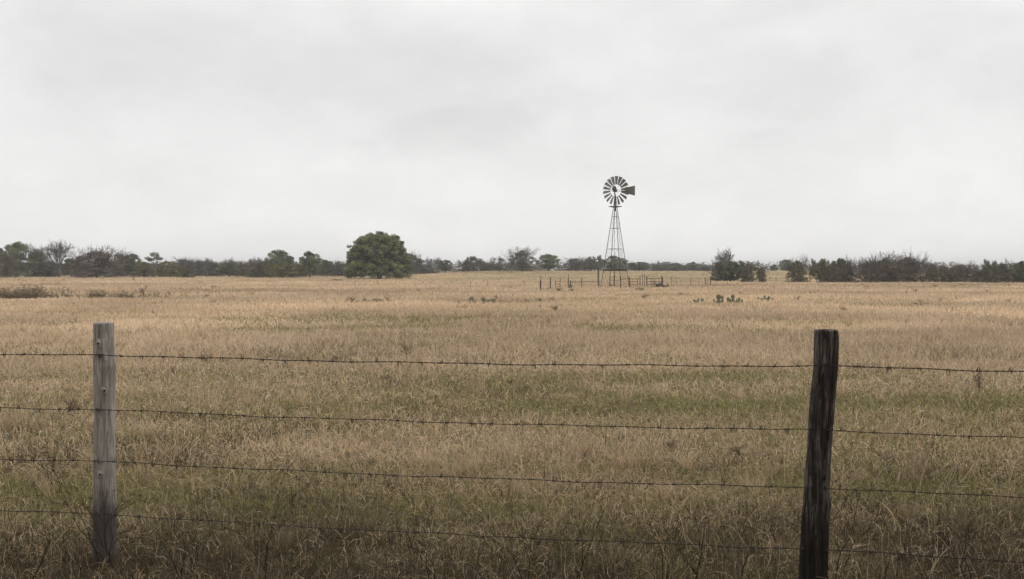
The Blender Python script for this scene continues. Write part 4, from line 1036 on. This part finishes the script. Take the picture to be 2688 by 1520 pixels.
for q in W: tot[(region(q[0], q[1]), q[4])] = tot.get((region(q[0], q[1]), q[4]), 0)+1
for (x, y, a, h, gr) in W:
    g = gfind(x, y, 130); s = g.y/F; k = ((region(x, y)), gr); cnt[k] = cnt.get(k, 0)+1
    word = ORD[cnt[k]-1] if cnt[k] <= 20 else 'later'
    lab = '%s %s weed from the left in the %s grass %s' % (word, 'green' if gr else 'dead brown', k[0][0], k[0][1])
    root = thing('weed', g, lab, 'weed', 'scattered weeds in the pasture', rw.uniform(0, 6.28))
    wm, lm = WP[rw.choice((4, 5)) if gr else rw.randrange(4)]
    hh = h*s*1.15/.42; ww = a*s/.36; root.scale = (ww, ww, hh)
    for nm, me in (('stems', wm), ('leaves', lm)):
        o = bpy.data.objects.new(nm, me); COL.objects.link(o); o.parent = root
# the brushy ditch on the left: a mass of it
def ditch():
    rs = np.random.RandomState(12); parts = []; b = MB(); tips = []; tc_ = []
    for i in range(560):
        px = -60+rs.rand()**1.15*600; x = 0; Y = 54.5+rs.rand()*5; x = P(px, 770, Y).x; Y -= .6*(x+20)/12*-.4; fade = 1 if px < 330 else max(.35, 1-(px-330)/260)
        g = hz(x, Y); h = (.30+.75*rs.rand()**1.5+(.2 if px < 110 else 0))*fade*(.55+.9*float(fbm(px/38., 2.5, 3)))
        k0 = len(tips); 
        for j in range(3):
            a = rs.rand()*6.28; branches(rs, b, Vector((x+rs.randn()*.1, Y+rs.randn()*.1, g-.02)), Vector((math.cos(a)*.4, math.sin(a)*.4, 1)), h*.5, .012, 1, tips, .2, .5, (1, 3), .005, 3)
        for t in tips[k0:]: tc_.append((t[0], .75 if rs.rand() < .35 else .25))
    V, f, c = leafcloud([t[0] for t in tc_], [.13]*len(tc_), 9, .03, rs, (.12, .088, .06), (.28, .21, .14))
    gsel = np.repeat(np.repeat(rs.rand(len(tc_)) < .3, 9), 4)[:, None]; c = np.where(gsel, np.array([.15, .145, .07])*(.6+.6*rs.rand(len(c), 1)), c)
    bv = np.array(b.v); bf = np.array([q for q in b.f if len(q) == 4]); bf3 = [q for q in b.f if len(q) == 3]
    V2 = np.concatenate([V, bv]); f2 = np.concatenate([f, bf+len(V)]); c2 = np.concatenate([c, np.tile(np.array([[.13, .10, .072]]), (len(bv), 1))])
    o = np_mesh('brush', V2, f2, M['weedleaf'], c2); tag(o, 'band of dark brown brush filling the ditch on the left', 'brush', kind='stuff')
ditch()
# tall dark dead weeds in the foreground, each a plant of its own
FG = [(505, 1490, 220, 'tall branching black weed stalk right of the grey post'), (690, 1555, 280, 'slender bent weed stalk, second right of the grey post'), (470, 1560, 250, 'thin weed stalk at the bottom edge near the grey post'),
      (285, 1500, 300, 'wiry twigs crossing in front of the grey post'), (1500, 1560, 210, 'dark weed stalk at the bottom edge, middle of the picture'), (1382, 1560, 260, 'thin crooked weed, left one in the bottom middle'),
      (1735, 1570, 260, 'branching dark weed left of the dark post, farthest from it'), (1830, 1560, 220, 'thin dark weed between two stalks left of the dark post'), (1945, 1570, 280, 'tall dark weed stalk nearest the dark post on its left'),
      (2200, 1530, 330, 'long arching briar twigs leaning out from the dark post'), (2330, 1560, 200, 'dark weed at the bottom edge right of the dark post'), (2560, 1560, 220, 'dark weed in the bottom right corner'), (60, 1560, 220, 'dark weed in the bottom left corner'), (1130, 1560, 190, 'low dark weed at the bottom edge, left of the middle')]
for i, (x, y, h, lab) in enumerate(FG):
    Y = EYE*F/(y-705); g = gxy(x, Y); g.x = (x-CX)/F*Y; g.z = hz(g.x, g.y); s = Y/F
    rs = np.random.RandomState(900+i); b = MB(); tips = []
    root = thing('dead_weed', g, lab, 'weed', 'tall dead weeds along the near fence')
    nst = 2 if i not in (3, 9) else 4
    for j in range(nst):
        a = rs.rand()*6.28; ln = (.12 if nst == 2 else .5); d = Vector((math.cos(a)*ln+(.35 if i == 9 else 0), math.sin(a)*.1, 1))
        branches(rs, b, Vector((rs.randn()*.02, rs.randn()*.01, -.02)), d, h*s*.46*(.6+.5*rs.rand()), .0036, 3, tips, .15, .34+.2*rs.rand(), (1, 2+(i % 2)), .0011, 5)
    b.build('stalk', M['stalk'], root)
    cs = [t[0] for t in tips if t[1] < 2]
    V, f, c = leafcloud(cs, [.012]*len(cs), 5, .005, rs, (.05, .035, .025), (.12, .085, .055)); np_mesh('leaves', V, f, M['weedleaf'], c, root)  # seed-head clusters at the stalk tips, made of small leaf quads

# ------------------------------------------------------------------ damp air
b = MB(); b.box((0, 0, 5.2), (5300, 5300, 20)); 
m = bpy.data.materials.new('damp_air'); m.use_nodes = True; nt = m.node_tree; nt.nodes.clear()
o_ = nt.nodes.new('ShaderNodeOutputMaterial'); v_ = nt.nodes.new('ShaderNodeVolumePrincipled'); nt.links.new(v_.outputs[0], o_.inputs['Volume'])
v_.inputs['Color'].default_value = (.93, .94, .95, 1); v_.inputs['Density'].default_value = .0005; v_.inputs['Anisotropy'].default_value = .2
tag(b.build('haze', m), kind='stuff')
